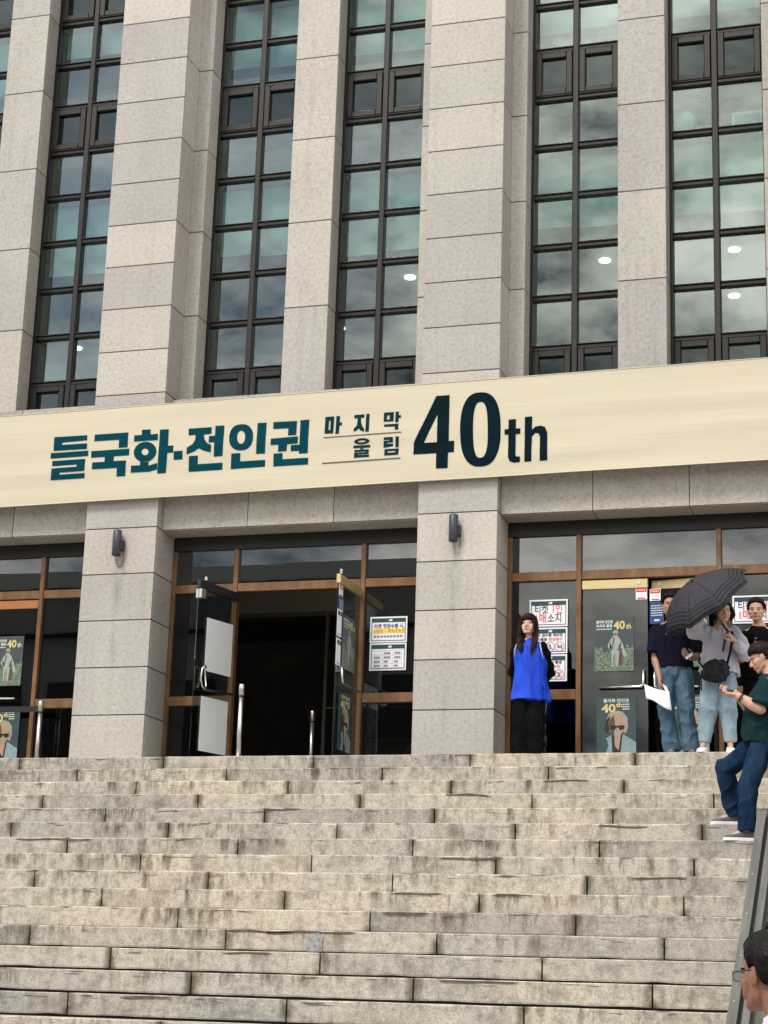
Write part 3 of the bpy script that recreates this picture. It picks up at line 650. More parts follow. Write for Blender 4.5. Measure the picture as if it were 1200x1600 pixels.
for tab, m, groups in ((TEAL, TEALM, ((0, 1, 2), (3, 4), (5, 6, 7, 8, 9), (10,), (11, 12, 13), (14, 15, 16, 17), (18, 19, 20, 21))), (MID, MIDM, ((0, 1, 2), (3, 4), (5, 6, 7, 8), (9, 10, 11, 12, 13), (14, 15, 16, 17))), (RULE, BRN, ((0,), (1,))), (DARKT, DGRN, ((0, 1), (2, 3), (4,), (5,)))):
    for g in groups: flat_polys('letter' if tab is not RULE else 'rule_line', [tab[q] for q in g], m, ban, 0, bdy)
Vector3 = lambda *a: Vector(a)
# wooded slope across the plaza, right of the office block (reflections only)
tm = MB(); rn = random.Random(5)
for i in range(70):
    cx, cy, r_ = -17+i*1.3+rn.uniform(-2, 2), -70+rn.uniform(-9, 9), rn.uniform(3, 5.2); cz = gz+rn.uniform(3, 9.5); k0 = len(tm.v); sd_ = rn.uniform(0, 99)
    for a in range(9):
        for b in range(12):
            ph, th = math.pi*a/8, 2*math.pi*b/12; q = Vector3(math.sin(ph)*math.cos(th), math.sin(ph)*math.sin(th), math.cos(ph)); k = r_*(1+.45*noise.noise(q*2.4+Vector((sd_, 0, 0)))); tm.v.append((cx+q.x*k, cy+q.y*k, cz+q.z*k))
    for a in range(8):
        for b in range(12): tm.f.append((k0+a*12+b, k0+(a+1)*12+b, k0+(a+1)*12+(b+1) % 12, k0+a*12+(b+1) % 12)); tm.mi.append(0)
tm.build('wooded_slope', plain('dark_foliage', (.035, .055, .028), .9, 0, .3, 2))['kind'] = 'stuff'
# banner ropes at the lower edge
# ------------------------------------------------------------------ wall lamps
for i, (x, lab) in enumerate(((-2.014, 'slate tube wall lamp with a wire loop, on the pillar left of the open doors'), (2.108, 'slate tube wall lamp on the pillar just left of the woman in the blue vest'))):
    t = tag(empty('wall_lamp', (x, 0, 2.68)), lab, 'wall lamp', 'wall lamps on the pillars')
    b = MB(); b.tube([(0, -.075, -.152), (0, -.075, -.146), (0, -.075, .146), (0, -.075, .152)], [.046, .052, .052, .046], 24).build('lamp_tube', LAMPM, t, True)
    b = MB(); b.tube([(0, -.075, .150), (0, -.075, .158)], .040, 20).tube([(0, -.075, -.158), (0, -.075, -.150)], .040, 20).build('lamp_cap', BLACKM, t)
    MB().quadbox(.030, .075, -.085, -.001, -.085, .035, .006).build('bracket', BLACKM, t)
    w = MB(); n = 14
    if i == 0: w.tube([(-.035+.05*0, -.02, -.15)]+[(.02+.052*math.cos(a), -.012, -.16-.115*math.sin(a)) for a in np.linspace(math.pi, 0, n)]+[(.075, -.014, -.02)], .0045, 6)
    else: w.tube([(.06, -.01, -.05), (.068, -.012, -.15), (.062, -.012, -.205)], .004, 6)
    w.build('wire', plain('wire', (.10, .08, .06)), t)

# ------------------------------------------------------------------ notices and posters
FONT_DG = None
def text(name, body, x, z, y, h, mat, parent, align='LEFT', bold=0.0, width=None, plane=None):
    """flat lettering facing the steps; h = height of a Hangul block; plane(x,z)->world for leaves"""
    c = bpy.data.curves.new(name, 'FONT'); c.body = body; c.size = h; c.align_x = align; c.offset = bold*h; c.fill_mode = 'BOTH'; c.resolution_u = 3
    o = bpy.data.objects.new(name, c); COL.objects.link(o)
    dg = bpy.context.evaluated_depsgraph_get(); dg.update()
    me = bpy.data.meshes.new_from_object(o.evaluated_get(dg)); bpy.data.objects.remove(o); bpy.data.curves.remove(c)
    n = len(me.vertices); co = np.zeros(n*3); me.vertices.foreach_get('co', co); co = co.reshape(-1, 3)
    if width and n:
        w = co[:, 0].max()-co[:, 0].min(); k = width/max(w, 1e-6); co[:, 0] *= k
    P3 = np.zeros_like(co); P3[:, 0] = x+co[:, 0]; P3[:, 2] = z+co[:, 1]; P3[:, 1] = y
    me.vertices.foreach_set('co', P3.ravel()); me.materials.clear(); me.update()
    return link(name, me, mat, parent)
def rect(name, x0, x1, z0, z1, y, mat, parent):
    return MB().poly([(x0, y, z0), (x1, y, z0), (x1, y, z1), (x0, y, z1)]).build(name, mat, parent)
def disc(mb, cx, cz, rx, rz, y, n=24, a0=0, a1=2*math.pi):
    mb.poly([(cx+rx*math.cos(a), y, cz+rz*math.sin(a)) for a in np.linspace(a0, a1, n, endpoint=False)]); return mb
INK = plain('ink_navy', srgb(38, 44, 62), .6, 0, .02); RED = plain('ink_red', srgb(214, 52, 70), .6, 0, .02); GREENH = plain('notice_green', srgb(26, 62, 66), .55, 0, .03)
GREYI = plain('ink_grey', srgb(120, 122, 135), .6, 0, .02); YEL = plain('highlighter_yellow', srgb(246, 214, 88), .6, 0, .03); OCH = plain('ink_ochre', srgb(190, 130, 40), .6, 0, .02)
GOLD = plain('poster_gold', srgb(206, 188, 128), .5, 0, .03); PALE = plain('poster_pale', srgb(206, 214, 208), .6, 0, .02); WHT = plain('print_white', srgb(238, 238, 244), .6, 0, .02); REDP = plain('sticker_red', srgb(205, 40, 48), .5, 0, .03); BLUEP = plain('sticker_blue', srgb(30, 62, 120), .5, 0, .03)
def notice(name, x0, x1, z0, z1, y, label):
    t = tag(empty(name, (x0, y, z0)), label, 'notice', 'notices taped to the glass')
    w, h = x1-x0, z1-z0
    MB().quadbox(0, w, -.002, .002, 0, h).build('sheet', WHITEP, t)
    b = .018
    r = MB()
    for a in ((b, w-b, b, b+.008), (b, w-b, h-b-.008, h-b), (b, b+.008, b+.008, h-b-.008), (w-b-.008, w-b, b+.008, h-b-.008)): r.poly([(a[0], -.0035, a[2]), (a[1], -.0035, a[2]), (a[1], -.0035, a[3]), (a[0], -.0035, a[3])])
    r.build('border', GREENH, t)
    rect('header', b, w-b, h-b-.048, h-b, -.0045, GREENH, t)
    lg = MB(); disc(lg, w*.55, h-b-.026, .024, .011, -.0055, 14); disc(lg, w*.50+.03, h-b-.020, .014, .012, -.0057, 12); lg.build('emblem', PALE, t)
    return t, w, h
def nosign(t, cx, cz, r, y, fig):
    m = MB(); n = 26
    for ring in range(n):
        a, b = 2*math.pi*ring/n, 2*math.pi*(ring+1)/n
        m.poly([(cx+r*math.cos(a), y, cz+r*math.sin(a)), (cx+r*math.cos(b), y, cz+r*math.sin(b)), (cx+r*.88*math.cos(b), y, cz+r*.88*math.sin(b)), (cx+r*.88*math.cos(a), y, cz+r*.88*math.sin(a))])
    d = .06*r; m.poly([(cx-.64*r-d, y, cz+.64*r-d), (cx+.64*r-d, y, cz-.64*r-d), (cx+.64*r+d, y, cz-.64*r+d), (cx-.64*r+d, y, cz+.64*r+d)])
    if fig == 2: m.poly([(cx-.64*r+d, y-.0003, cz-.64*r-d), (cx-.64*r-d, y-.0003, cz-.64*r+d), (cx+.64*r-d, y-.0003, cz+.64*r+d), (cx+.64*r+d, y-.0003, cz+.64*r-d)])
    m.build('ban_ring', plain('ink_plum', srgb(178, 110, 130), .6, 0, .02), t)
    f = MB()
    if fig == 0: f.poly([(cx-.16*r, y+.0006, cz-.5*r), (cx+.2*r, y+.0006, cz-.5*r), (cx+.2*r, y+.0006, cz+.2*r), (cx+.06*r, y+.0006, cz+.55*r), (cx-.08*r, y+.0006, cz+.55*r), (cx-.16*r, y+.0006, cz+.2*r)])
    elif fig == 1:
        f.poly([(cx-.5*r, y+.0006, cz-.3*r), (cx+.1*r, y+.0006, cz-.3*r), (cx+.02*r, y+.0006, cz+.25*r), (cx-.42*r, y+.0006, cz+.25*r)]); f.poly([(cx+.2*r, y+.0006, cz-.35*r), (cx+.5*r, y+.0006, cz-.35*r), (cx+.55*r, y+.0006, cz+.35*r), (cx+.15*r, y+.0006, cz+.35*r)])
    else:
        disc(f, cx, cz+.3*r, .17*r, .17*r, y+.0006, 12); f.poly([(cx-.25*r, y+.0006, cz-.55*r), (cx+.25*r, y+.0006, cz-.55*r), (cx+.18*r, y+.0006, cz+.1*r), (cx-.18*r, y+.0006, cz+.1*r)])
    f.build('ban_figure', GREYI, t)
def ticket_notice(x0, x1, z0, z1, y, lab):
    t, w, h = notice('ticket_notice', x0, x1, z0, z1, y, lab)
    text('lettering', '티켓', .055, h*.51, -.005, .118, INK, t, bold=.008, width=.150)
    text('lettering', '1인', .250, h*.51, -.005, .118, RED, t, bold=.006, width=.105)
    text('lettering', '1매', .055, h*.17, -.005, .118, RED, t, bold=.008, width=.115)
    text('lettering', '소지', .205, h*.17, -.005, .118, INK, t, bold=.008, width=.155)
NY = .545
ticket_notice(2.852, 3.290, 1.652, 1.962, NY, 'white one ticket notice right behind the head of the woman in the blue vest')
t, w, h = notice('drink_notice', 2.856, 3.288, 1.344, 1.640, NY, 'white notice with two crossed out drink signs beside the shoulder of the blue vest')
text('lettering', '또는 생수를 제외한', .05, h*.66, -.005, .040, INK, t, bold=.02, width=.33); text('lettering', '음식물을', .05, h*.50, -.005, .038, INK, t, bold=.02, width=.15); text('lettering', '반입금지', .22, h*.50, -.005, .038, RED, t, bold=.02, width=.15)
nosign(t, .235, h*.26, .056, -.005, 0); nosign(t, .345, h*.26, .056, -.005, 1)
t, w, h = notice('photo_notice', 2.864, 3.285, 1.030, 1.332, NY, 'white notice with two crossed out people signs, lowest in its column by the blue vest')
text('lettering', '공연 중 영상 촬영', .05, h*.66, -.005, .040, INK, t, bold=.02, width=.31); text('lettering', '및 녹음은', .06, h*.50, -.005, .038, INK, t, bold=.02, width=.16); text('lettering', '금지', .25, h*.50, -.005, .038, RED, t, bold=.02, width=.09)
nosign(t, .215, h*.25, .056, -.005, 2); nosign(t, .33, h*.25, .056, -.005, 2)
ticket_notice(5.120, 5.560, 1.625, 1.935, NY, 'white one ticket notice behind the head of the woman in the black shirt')
t, w, h = notice('counter_notice', .972, 1.418, 1.520, 1.822, NY, 'white notice with a yellow highlighted line, on the glass right of the open doors')
text('lettering', '티켓 현장수령 시,', .05, h*.56, -.005, .058, INK, t, bold=.02, width=.355)
rect('highlight', .035, .415, h*.36, h*.53, -.0044, YEL, t); text('lettering', '신분증 + 예매내역서', .045, h*.385, -.005, .046, OCH, t, bold=.025, width=.36)
r_ = MB()
for i in range(9): r_.quadbox(.05+i*.039, .05+i*.039+.028, -.0052, -.0048, h*.20, h*.27)
for o_ in [r_.build('small_print', GREYI, t)]: o_['kind'] = 'stuff'
t, w, h = notice('timetable_notice', .976, 1.416, 1.194, 1.512, NY, 'white timetable notice with a small grid, under the yellow highlighted notice')
r_ = MB()
for i in range(5): r_.quadbox(.04, .40, -.0052, -.0048, h*(.10+.155*i), h*(.10+.155*i)+.0025)
for xx in (.155, .278): r_.quadbox(xx, xx+.0025, -.0055, -.0053, h*.10, h*.72)
r_.build('table_rule', plain('ink_lilac', srgb(190, 175, 200), .6, 0, .02), t)
r_ = MB()
for i in range(4):
    for (xa, wd) in ((.055, .075), (.175, .08), (.30, .075)):
        if i == 3 and xa < .1: continue
        k = .6 if (i < 2 and xa > .1) else 1
        for q in range(4):
            r_.quadbox(xa+q*wd*k/4, xa+q*wd*k/4+wd*k*.19, -.0056, -.005, h*(.135+.155*i), h*(.135+.155*i)+.022)
o_ = r_.build('small_print', GREYI, t); o_['kind'] = 'stuff'

# posters
PBG = NT('poster_night_green'); v = PBG.noise(PBG.gen(), 3, 3); PBG.color(PBG.mix(1.0, srgb(58, 70, 72), PBG.ramp(v, [(.3, .85), (.7, 1.1)]), 'MULTIPLY')); PBG.set(.45); PBG = PBG.m
PLEAF = NT('poster_foliage_print'); q = PLEAF.gen(); v = PLEAF.noise(PLEAF.map(q, (1, 1, 1)), 16, 5, .75)
PLEAF.color(PLEAF.ramp(v, [(.36, srgb(36, 52, 44)), (.50, srgb(84, 104, 88)), (.62, srgb(150, 164, 142)), (.70, srgb(60, 78, 66))])); PLEAF.set(.45); PLEAF = PLEAF.m
PTEAL = plain('poster_teal', srgb(50, 72, 74), .45, 0, .05, 4); SUITW = plain('print_suit', srgb(150, 160, 152), .5, 0, .08, 40); SKINP = plain('print_skin', srgb(172, 140, 118), .5, 0, .12, 50); HAIRP = plain('print_grey_hair', srgb(150, 152, 146), .5, 0, .2, 60); JACK = plain('print_pale_jacket', srgb(128, 150, 158), .5, 0, .14, 30); NEARB = plain('print_black', srgb(24, 26, 26), .5, 0, .1); BROWNP = plain('print_brown', srgb(88, 62, 48), .5, 0, .1)
def poster_a(name, loc, rz, label, parent_group):
    w, h = .436, .615; t = empty(name, loc); t.rotation_euler = (0, 0, rz); tag(t, label, 'poster', parent_group)
    MB().quadbox(0, w, -.0015, .0015, 0, h).build('sheet', PBG, t)
    lf = MB(); n = 22; top = [(w*i/n, h*(.40+.10*noise.noise(Vector((i*.45, 2, loc[0])))+(.06 if abs(i/n-.5) > .3 else -.06))) for i in range(n+1)]
    for (a, za), (b, zb_) in zip(top, top[1:]): lf.poly([(a, -.0025, .004), (b, -.0025, .004), (b, -.0025, zb_), (a, -.0025, za)])
    lf.build('foliage_print', PLEAF, t)
    f = MB(); y = -.0032; X = lambda u: w*u; Zz = lambda u: h*u
    P_ = lambda pts: f.poly([(X(a), y, Zz(b)) for a, b in pts])
    P_([(.40, .36), (.66, .36), (.68, .56), (.60, .64), (.47, .64), (.38, .56)])          # jacket
    P_([(.38, .56), (.33, .46), (.40, .38), (.45, .42)]); P_([(.68, .56), (.74, .46), (.66, .40), (.62, .44)])
    P_([(.44, .09), (.52, .09), (.56, .36), (.43, .36)]); P_([(.545, .10), (.62, .09), (.66, .36), (.56, .36)])
    P_([(.66, .40), (.74, .46), (.82, .30), (.78, .24), (.74, .30)])
    f.build('suit_print', SUITW, t)
    sh_ = MB(); Q_ = lambda pts: sh_.poly([(X(a), y-.0003, Zz(b)) for a, b in pts])
    Q_([(.40, .37), (.47, .40), (.52, .60), (.47, .63), (.45, .50)]); Q_([(.57, .37), (.63, .38), (.66, .52), (.61, .46)]); Q_([(.47, .10), (.50, .10), (.53, .34), (.49, .30)]); Q_([(.60, .10), (.62, .10), (.655, .34), (.63, .34)])
    sh_.build('suit_shade_print', plain('print_suit_shade', srgb(92, 104, 98), .5, 0, .15, 40), t)
    disc(MB(), X(.535), Zz(.685), .028, .036, -.0036, 16).build('face_print', SKINP, t)
    hh = MB(); disc(hh, X(.535), Zz(.712), .031, .027, -.0039, 14); hh.build('hair_print', HAIRP, t)
    MB().poly([(X(.48), -.0042, Zz(.672)), (X(.59), -.0042, Zz(.672)), (X(.59), -.0042, Zz(.694)), (X(.48), -.0042, Zz(.694))]).build('dark_glasses_print', NEARB, t)
    MB().poly([(X(.60), -.0040, Zz(.10)), (X(.72), -.0040, Zz(.12)), (X(.70), -.0040, Zz(.42)), (X(.64), -.0040, Zz(.42))]).build('guitar_print', BROWNP, t)
    text('lettering', '40', X(.49), Zz(.775), -.004, h*.21, GOLD, t, bold=.025, width=w*.29); text('lettering', 'th', X(.81), Zz(.775), -.004, h*.135, GOLD, t, bold=.02, width=w*.13)
    text('lettering', '들국화·전인권', X(.04), Zz(.885), -.004, h*.062, PALE, t, bold=.03, width=w*.42); text('lettering', '마지막 울림', X(.04), Zz(.815), -.004, h*.058, PALE, t, bold=.03, width=w*.40)
    b = MB()
    for i in range(7): b.quadbox(X(.05+.058*i), X(.05+.058*i+.04), -.0042, -.0038, Zz(.765), Zz(.785))
    o = b.build('small_print', PALE, t); o['kind'] = 'stuff'; return t
def poster_b(name, loc, rz, label, parent_group):
    w, h = .436, .645; t = empty(name, loc); t.rotation_euler = (0, 0, rz); tag(t, label, 'poster', parent_group)
    MB().quadbox(0, w, -.0015, .0015, 0, h).build('sheet', PTEAL, t)
    X = lambda u: w*u; Zz = lambda u: h*u
    def shp(nm, pts, mat, y): return MB().poly([(X(a), y, Zz(b)) for a, b in pts]).build(nm, mat, t)
    shp('jacket_print', [(.0, .01), (.998, .01), (.998, .22), (.80, .30), (.66, .36), (.50, .16), (.40, .35), (.20, .27), (.0, .20)], JACK, -.0026)
    shp('shirt_print', [(.40, .01), (.60, .01), (.66, .36), (.52, .30), (.38, .35)], NEARB, -.0030)
    shp('neck_print', [(.46, .16), (.56, .08), (.62, .36), (.45, .40)], SKINP, -.0033)
    shp('hair_print', [(.28, .46), (.24, .60), (.32, .72), (.48, .765), (.66, .74), (.78, .64), (.80, .48), (.74, .36), (.68, .40), (.40, .42), (.33, .40)], HAIRP, -.0036)
    hd = MB(); disc(hd, X(.52), Zz(.52), .092, .118, -.0040, 24); hd.build('face_print', SKINP, t)
    shp('face_shade_print', [(.31, .50), (.33, .60), (.43, .68), (.47, .56), (.45, .42), (.47, .34), (.38, .38), (.32, .44)], BROWNP, -.0042)
    shp('jacket_shade_print', [(.0, .01), (.22, .01), (.30, .16), (.26, .28), (.20, .27), (.0, .20)], PTEAL, -.0029)
    shp('hair_lock_print', [(.24, .60), (.20, .44), (.27, .36), (.33, .42), (.31, .56), (.36, .68)], NEARB, -.0038)
    shp('dark_glasses_print', [(.34, .50), (.44, .51), (.52, .50), (.62, .51), (.71, .505), (.70, .44), (.60, .425), (.53, .475), (.44, .42), (.36, .44)], NEARB, -.0044)
    shp('beard_print', [(.44, .40), (.52, .43), (.60, .40), (.58, .34), (.52, .31), (.46, .34)], HAIRP, -.0045)
    text('lettering', '들국화·전인권', X(.17), Zz(.905), -.004, h*.070, PALE, t, bold=.02, width=w*.64)
    text('lettering', '40', X(.13), Zz(.735), -.0047, h*.195, GOLD, t, bold=.03, width=w*.36); text('lettering', 'th', X(.50), Zz(.82), -.0047, h*.11, GOLD, t, bold=.03, width=w*.15)
    b = MB()
    for j in range(3):
        for i in range(4): b.quadbox(X(.66+.045*i), X(.66+.045*i+.034), -.0042, -.0038, Zz(.775+.04*j), Zz(.775+.04*j+.02))
    o = b.build('small_print', PALE, t); o['kind'] = 'stuff'; return t
G1 = 'concert posters on the doors'
poster_a('concert_poster', (3.597, NY, 1.126), 0, 'full figure concert poster on the closed door left of the man in navy', G1)
poster_b('concert_poster', (3.621, NY, .200), 0, 'sunglasses portrait poster low on the closed door left of the man in navy', G1)
poster_a('concert_poster', (-3.90, NY, 1.106), 0, 'full figure concert poster on the leftmost door behind the belt', G1)
poster_b('concert_poster', (-3.87, NY, .195), 0, 'sunglasses portrait poster low on the leftmost door, under the black belt', G1)
dax = Vector((-.012, -.80, 0)).normalized()
def onleaf(hx, hy, d, t, off, z): n_ = Vector((-d.y, d.x, 0)); q = Vector((hx, hy, 0))+d*t+n_*off; return (q.x, q.y, z)
# pieces on the open right leaf: its outer face looks along +x
px_ = m2 = 1.6664-.795-.03
ang = math.atan2(.80, .012)
poster_a('concert_poster', (px_+.012, FY+.03-.66, 1.12), ang, 'full figure concert poster seen edge on, upper one on the open right hand door', G1)
poster_b('concert_poster', (px_+.012, FY+.03-.70, .20), ang, 'sunglasses portrait poster seen edge on, low on the open right hand door', G1)
poster_a('concert_poster', (4.44, NY+.0, 1.15), 0, 'full figure concert poster showing between the navy polo and the lilac shirt', G1).rotation_euler = (0, 0, -R(9))
poster_b('concert_poster', (4.43, NY+.0, .20), 0, 'sunglasses portrait poster showing between the legs of the man in navy', G1).rotation_euler = (0, 0, -R(9))
def sticker(loc, rz, lab, blue=False):
    w, h = (.16, .25) if blue else (.125, .135); t = empty('door_sticker', loc); t.rotation_euler = (0, 0, rz); tag(t, lab, 'sticker', 'stickers on the doors')
    MB().quadbox(0, w, -.001, .001, 0, h).build('sheet', BLUEP if blue else WHITEP, t)
    if blue:
        b = MB()
        for j in range(5):
            for i in range(6): b.quadbox(.015+i*.022, .015+i*.022+.017, -.0025, -.0018, .09+j*.027, .09+j*.027+.010)
        b.quadbox(.05, .11, -.0025, -.0018, .03, .05); o = b.build('small_print', PALE, t); o['kind'] = 'stuff'
    else:
        rect('red_band', .006, w-.006, h*.62, h*.96, -.002, REDP, t); rect('red_arch', .02, w-.02, h*.05, h*.16, -.002, REDP, t)
        b = MB()
        for i in range(5): b.quadbox(.022+i*.017, .022+i*.017+.012, -.0025, -.0018, h*.36, h*.44); b.quadbox(.022+i*.017, .022+i*.017+.012, -.0035, -.0028, h*.74, h*.84)
        o = b.build('small_print', PALE, t); o['kind'] = 'stuff'
sticker((4.058, NY, 1.930), 0, 'red and white sticker at the top corner of the closed glass door')
sticker((4.215, NY-.01, 1.905), -R(9), 'red and white sticker over the blue one, beside the navy polo man')
sticker((4.215, NY-.01, 1.645), -R(9), 'dark blue text sticker beside the head of the man in navy', True)
sticker((px_+.012, FY+.03-.83, 1.905), ang, 'red and white sticker at the top of the open right hand door')
sticker((px_+.012, FY+.03-.83, 1.66), ang, 'dark blue text sticker near the top of the open right hand door', True)
# small notices seen edge on along the same leaf
t, w, h = notice('small_notice', 0, .30, 0, .30, 0, 'white notice seen edge on at the handle of the open right hand door'); t.location = (px_+.012, FY+.03-.86, 1.12); t.rotation_euler = (0, 0, ang); t.scale = (.5, 1, 1)
t, w, h = notice('small_notice', 0, .30, 0, .30, 0, 'white notice seen edge on, upper one on the open right hand door'); t.location = (px_+.012, FY+.03-.86, 1.45); t.rotation_euler = (0, 0, ang); t.scale = (.5, 1, 1)
# blank backs of two posters on the open left leaf
ld = Vector((-.18, -.80, 0)).normalized(); ln_ = Vector((-ld.y, ld.x, 0))
hx = -1.5493+.001+.825+.03-.005; hy = FY+.03
for (t0, t1_, za, zb_, lab) in ((.072, .605, 1.145, 1.765, 'blank white sheet on the open left hand door, above its handle'), (.094, .637, .222, .845, 'blank white sheet on the open left hand door, below its handle')):
    a = Vector((hx, hy, 0))+ld*t0+ln_*.010; b = Vector((hx, hy, 0))+ld*t1_+ln_*.010
    mb = MB(); mb.prism([(a.x, a.y, za), (b.x, b.y, za-.012), (b.x, b.y, zb_-.012), (a.x, a.y, zb_)], ln_, .003)
    tag(mb.build('white_sheet', SHEET), lab, 'paper sheet', 'white sheets on the open door')

# ------------------------------------------------------------------ queue posts
def post(x, y, hgt, lab, belt=None):
    t = tag(empty('queue_post', (x, y, 0)), lab, 'queue post', 'steel queue posts')
    m = MB(); m.tube([(0, 0, .0), (0, 0, .012), (0, 0, .03)], [.16, .16, .05], 28).build('base_plate', STEEL, t)
    MB().tube([(0, 0, .02), (0, 0, hgt-.14)], .026, 18).build('tube', STEEL, t, True)
    MB().tube([(0, 0, hgt-.14), (0, 0, hgt-.125)], .030, 18).build('collar', BLACKM, t, True)
    MB().tube([(0, 0, hgt-.125), (0, 0, hgt-.006), (0, 0, hgt)], [.031, .031, .026], 18).build('belt_head', STEEL, t, True)
    if belt: MB().quadbox(-belt, -.03, -.003, .003, hgt-.13, hgt-.06).build('belt', plain('black_webbing', (.012, .012, .014), .8), t)
post(-3.055, .33, .875, 'steel queue post with a black belt in front of the leftmost door', 1.9)
post(-.27, -.24, .925, 'tall steel queue post beside the white sheets of the open left hand door')
post(-.03, 1.52, .90, 'smaller steel queue post standing inside the doorway')

# ------------------------------------------------------------------ metal ramp lying along the right of the steps
def ramp():
    t = tag(empty('metal_ramp', (6.0, -5.79, -1.08)), 'grey metal loading ramp with raised rails standing over the right of the steps', 'ramp')
    a = Vector((0, 0, 0)); b = Vector((0, -4.03, -2.87)); d = (b-a).normalized(); sx = Vector((1, 0, 0)); n = sx.cross(-d).normalized()
    if n.z < 0: n = -n
    AL = NT('dull_aluminium'); v = AL.noise(AL.map(AL.obj(), (9, .6, .6)), 3, 5); AL.color(AL.ramp(v, [(.3, (.075, .075, .07)), (.7, (.15, .15, .142))])); AL.set(.5, .35); AL = AL.m
    DK = plain('dark_channel', (.03, .033, .03), .7)
    def strip(nm, x0, x1, h0, h1, m, f0=0.0, f1=1.0):
        mb = MB(); A = a+d*(b-a).length*f0; B = a+d*(b-a).length*f1; pts = []
        for P in (A, B):
            for x, h in ((x0, h0), (x1, h0), (x1, h1), (x0, h1)): pts.append(P+sx*x+n*h)
        mb.v = [tuple(p) for p in pts]; mb.f = [(3, 2, 1, 0), (4, 5, 6, 7), (0, 1, 5, 4), (1, 2, 6, 5), (2, 3, 7, 6), (3, 0, 4, 7)]; mb.mi = [0]*6
        return mb.build(nm, m, t)
    strip('side_rail', 0, .055, -.10, 0, AL); strip('rail_lip', .055, .062, -.10, .004, AL); strip('channel', .062, .09, -.10, -.05, DK)
    strip('tread_rail', .09, .135, -.10, -.008, AL); strip('channel', .135, .16, -.10, -.06, DK)
    for i in range(5): strip('tread_plank', .162+.10*i, .258+.10*i, -.10, -.045-.004*(i % 2), plain('weathered_tread', (.085, .088, .075), .6, .3, .2, 9))
    strip('side_rail', .665, .72, -.10, 0, AL)
    strip('cross_brace', 0, .70, -.14, -.105, AL, .25, .26); strip('cross_brace', 0, .70, -.14, -.105, AL, .75, .76)
    for i in range(9):
        bl = MB(); bl.tube([(0, 0, 0), (0, 0, .004)], .006, 8); o = bl.build('bolt', STEEL, t); o.location = a+d*(b-a).length*(.08+.1*i)+sx*.03+n*.0
        o.rotation_euler = n.to_track_quat('Z', 'Y').to_euler()
    # legs down to the steps
    for f in (.04, .96):
        for x in (.03, .69):
            P = a+d*(b-a).length*f+sx*x+n*-.10; st_y = P.y-5.79; k = min(NST, max(0, math.ceil((-YE-st_y)/TR))); zt_ = -k*RI+1.08
            if P.z > zt_+.02: MB().tube([P, Vector((P.x, P.y, zt_))], .018, 8).build('leg', AL, t)
ramp()

pl_ = tag(empty('stone_pedestal', (5.96, -2.75, -.72)), 'low granite pedestal beside the steps behind the man in green', 'pedestal')
MB().quadbox(0, .55, -.95, 0, -.54, .50, .01).build('block', STONE2, pl_); MB().quadbox(-.02, .57, -.97, .02, .505, .60, .01).build('cap_stone', STONE2, pl_)
# ------------------------------------------------------------------ things on the ledge behind the upper right window
pb = MB(); n = 14
rings = [(0, .10), (.06, .15), (.16, .16), (.26, .13), (.32, .10), (.36, .02)]
for i, (z, r) in enumerate(rings):
    for j in range(n):
        a = 2*math.pi*j/n; k = 1+.25*noise.noise(Vector((math.cos(a)*1.5, math.sin(a)*1.5, z*6))); pb.v.append((r*k*math.cos(a), r*.7*k*math.sin(a), z))
for i in range(len(rings)-1):
    for j in range(n): pb.f.append((i*n+j, i*n+(j+1) % n, (i+1)*n+(j+1) % n, (i+1)*n+j)); pb.mi.append(0)
o = pb.build('plastic_bag', plain('white_plastic', (.75, .80, .84), .3), None, True); o.location = (4.61, .96, 7.665); tag(o, 'crumpled white plastic bag on the ledge behind the upper right window', 'bag')
t = tag(empty('cardboard_box', (4.80, .98, 7.662)), 'small pale cardboard box beside the plastic bag behind the upper right window', 'box')
MB().quadbox(-.12, .20, -.07, .12, 0, .13, .003).build('carton', plain('cardboard', (.55, .46, .36), .8), t); disc(MB(), .02, .07, .035, .02, -.0715, 14).build('emblem', plain('carton_print', (.30, .2, .15)), t)
t = tag(empty('framed_certificate', (5.16, .93, 7.662)), 'white framed sheet leaning behind the upper right window', 'picture frame')
MB().quadbox(0, .36, 0, .02, 0, .27, .003).build('frame', WHITEP, t); rect('sheet', .04, .34, .03, .24, -.002, plain('grey_print', (.35, .38, .40)), t)
o = MB().tube([(0, 0, 0), (0, 0, .10), (0, 0, .13), (0, 0, .16)], [.03, .03, .014, .014], 12).build('water_bottle', plain('pale_plastic', (.6, .66, .7), .2), None, True); o.location = (5.02, .94, 7.662); tag(o, 'small clear bottle beside the framed sheet behind the upper right window', 'bottle')
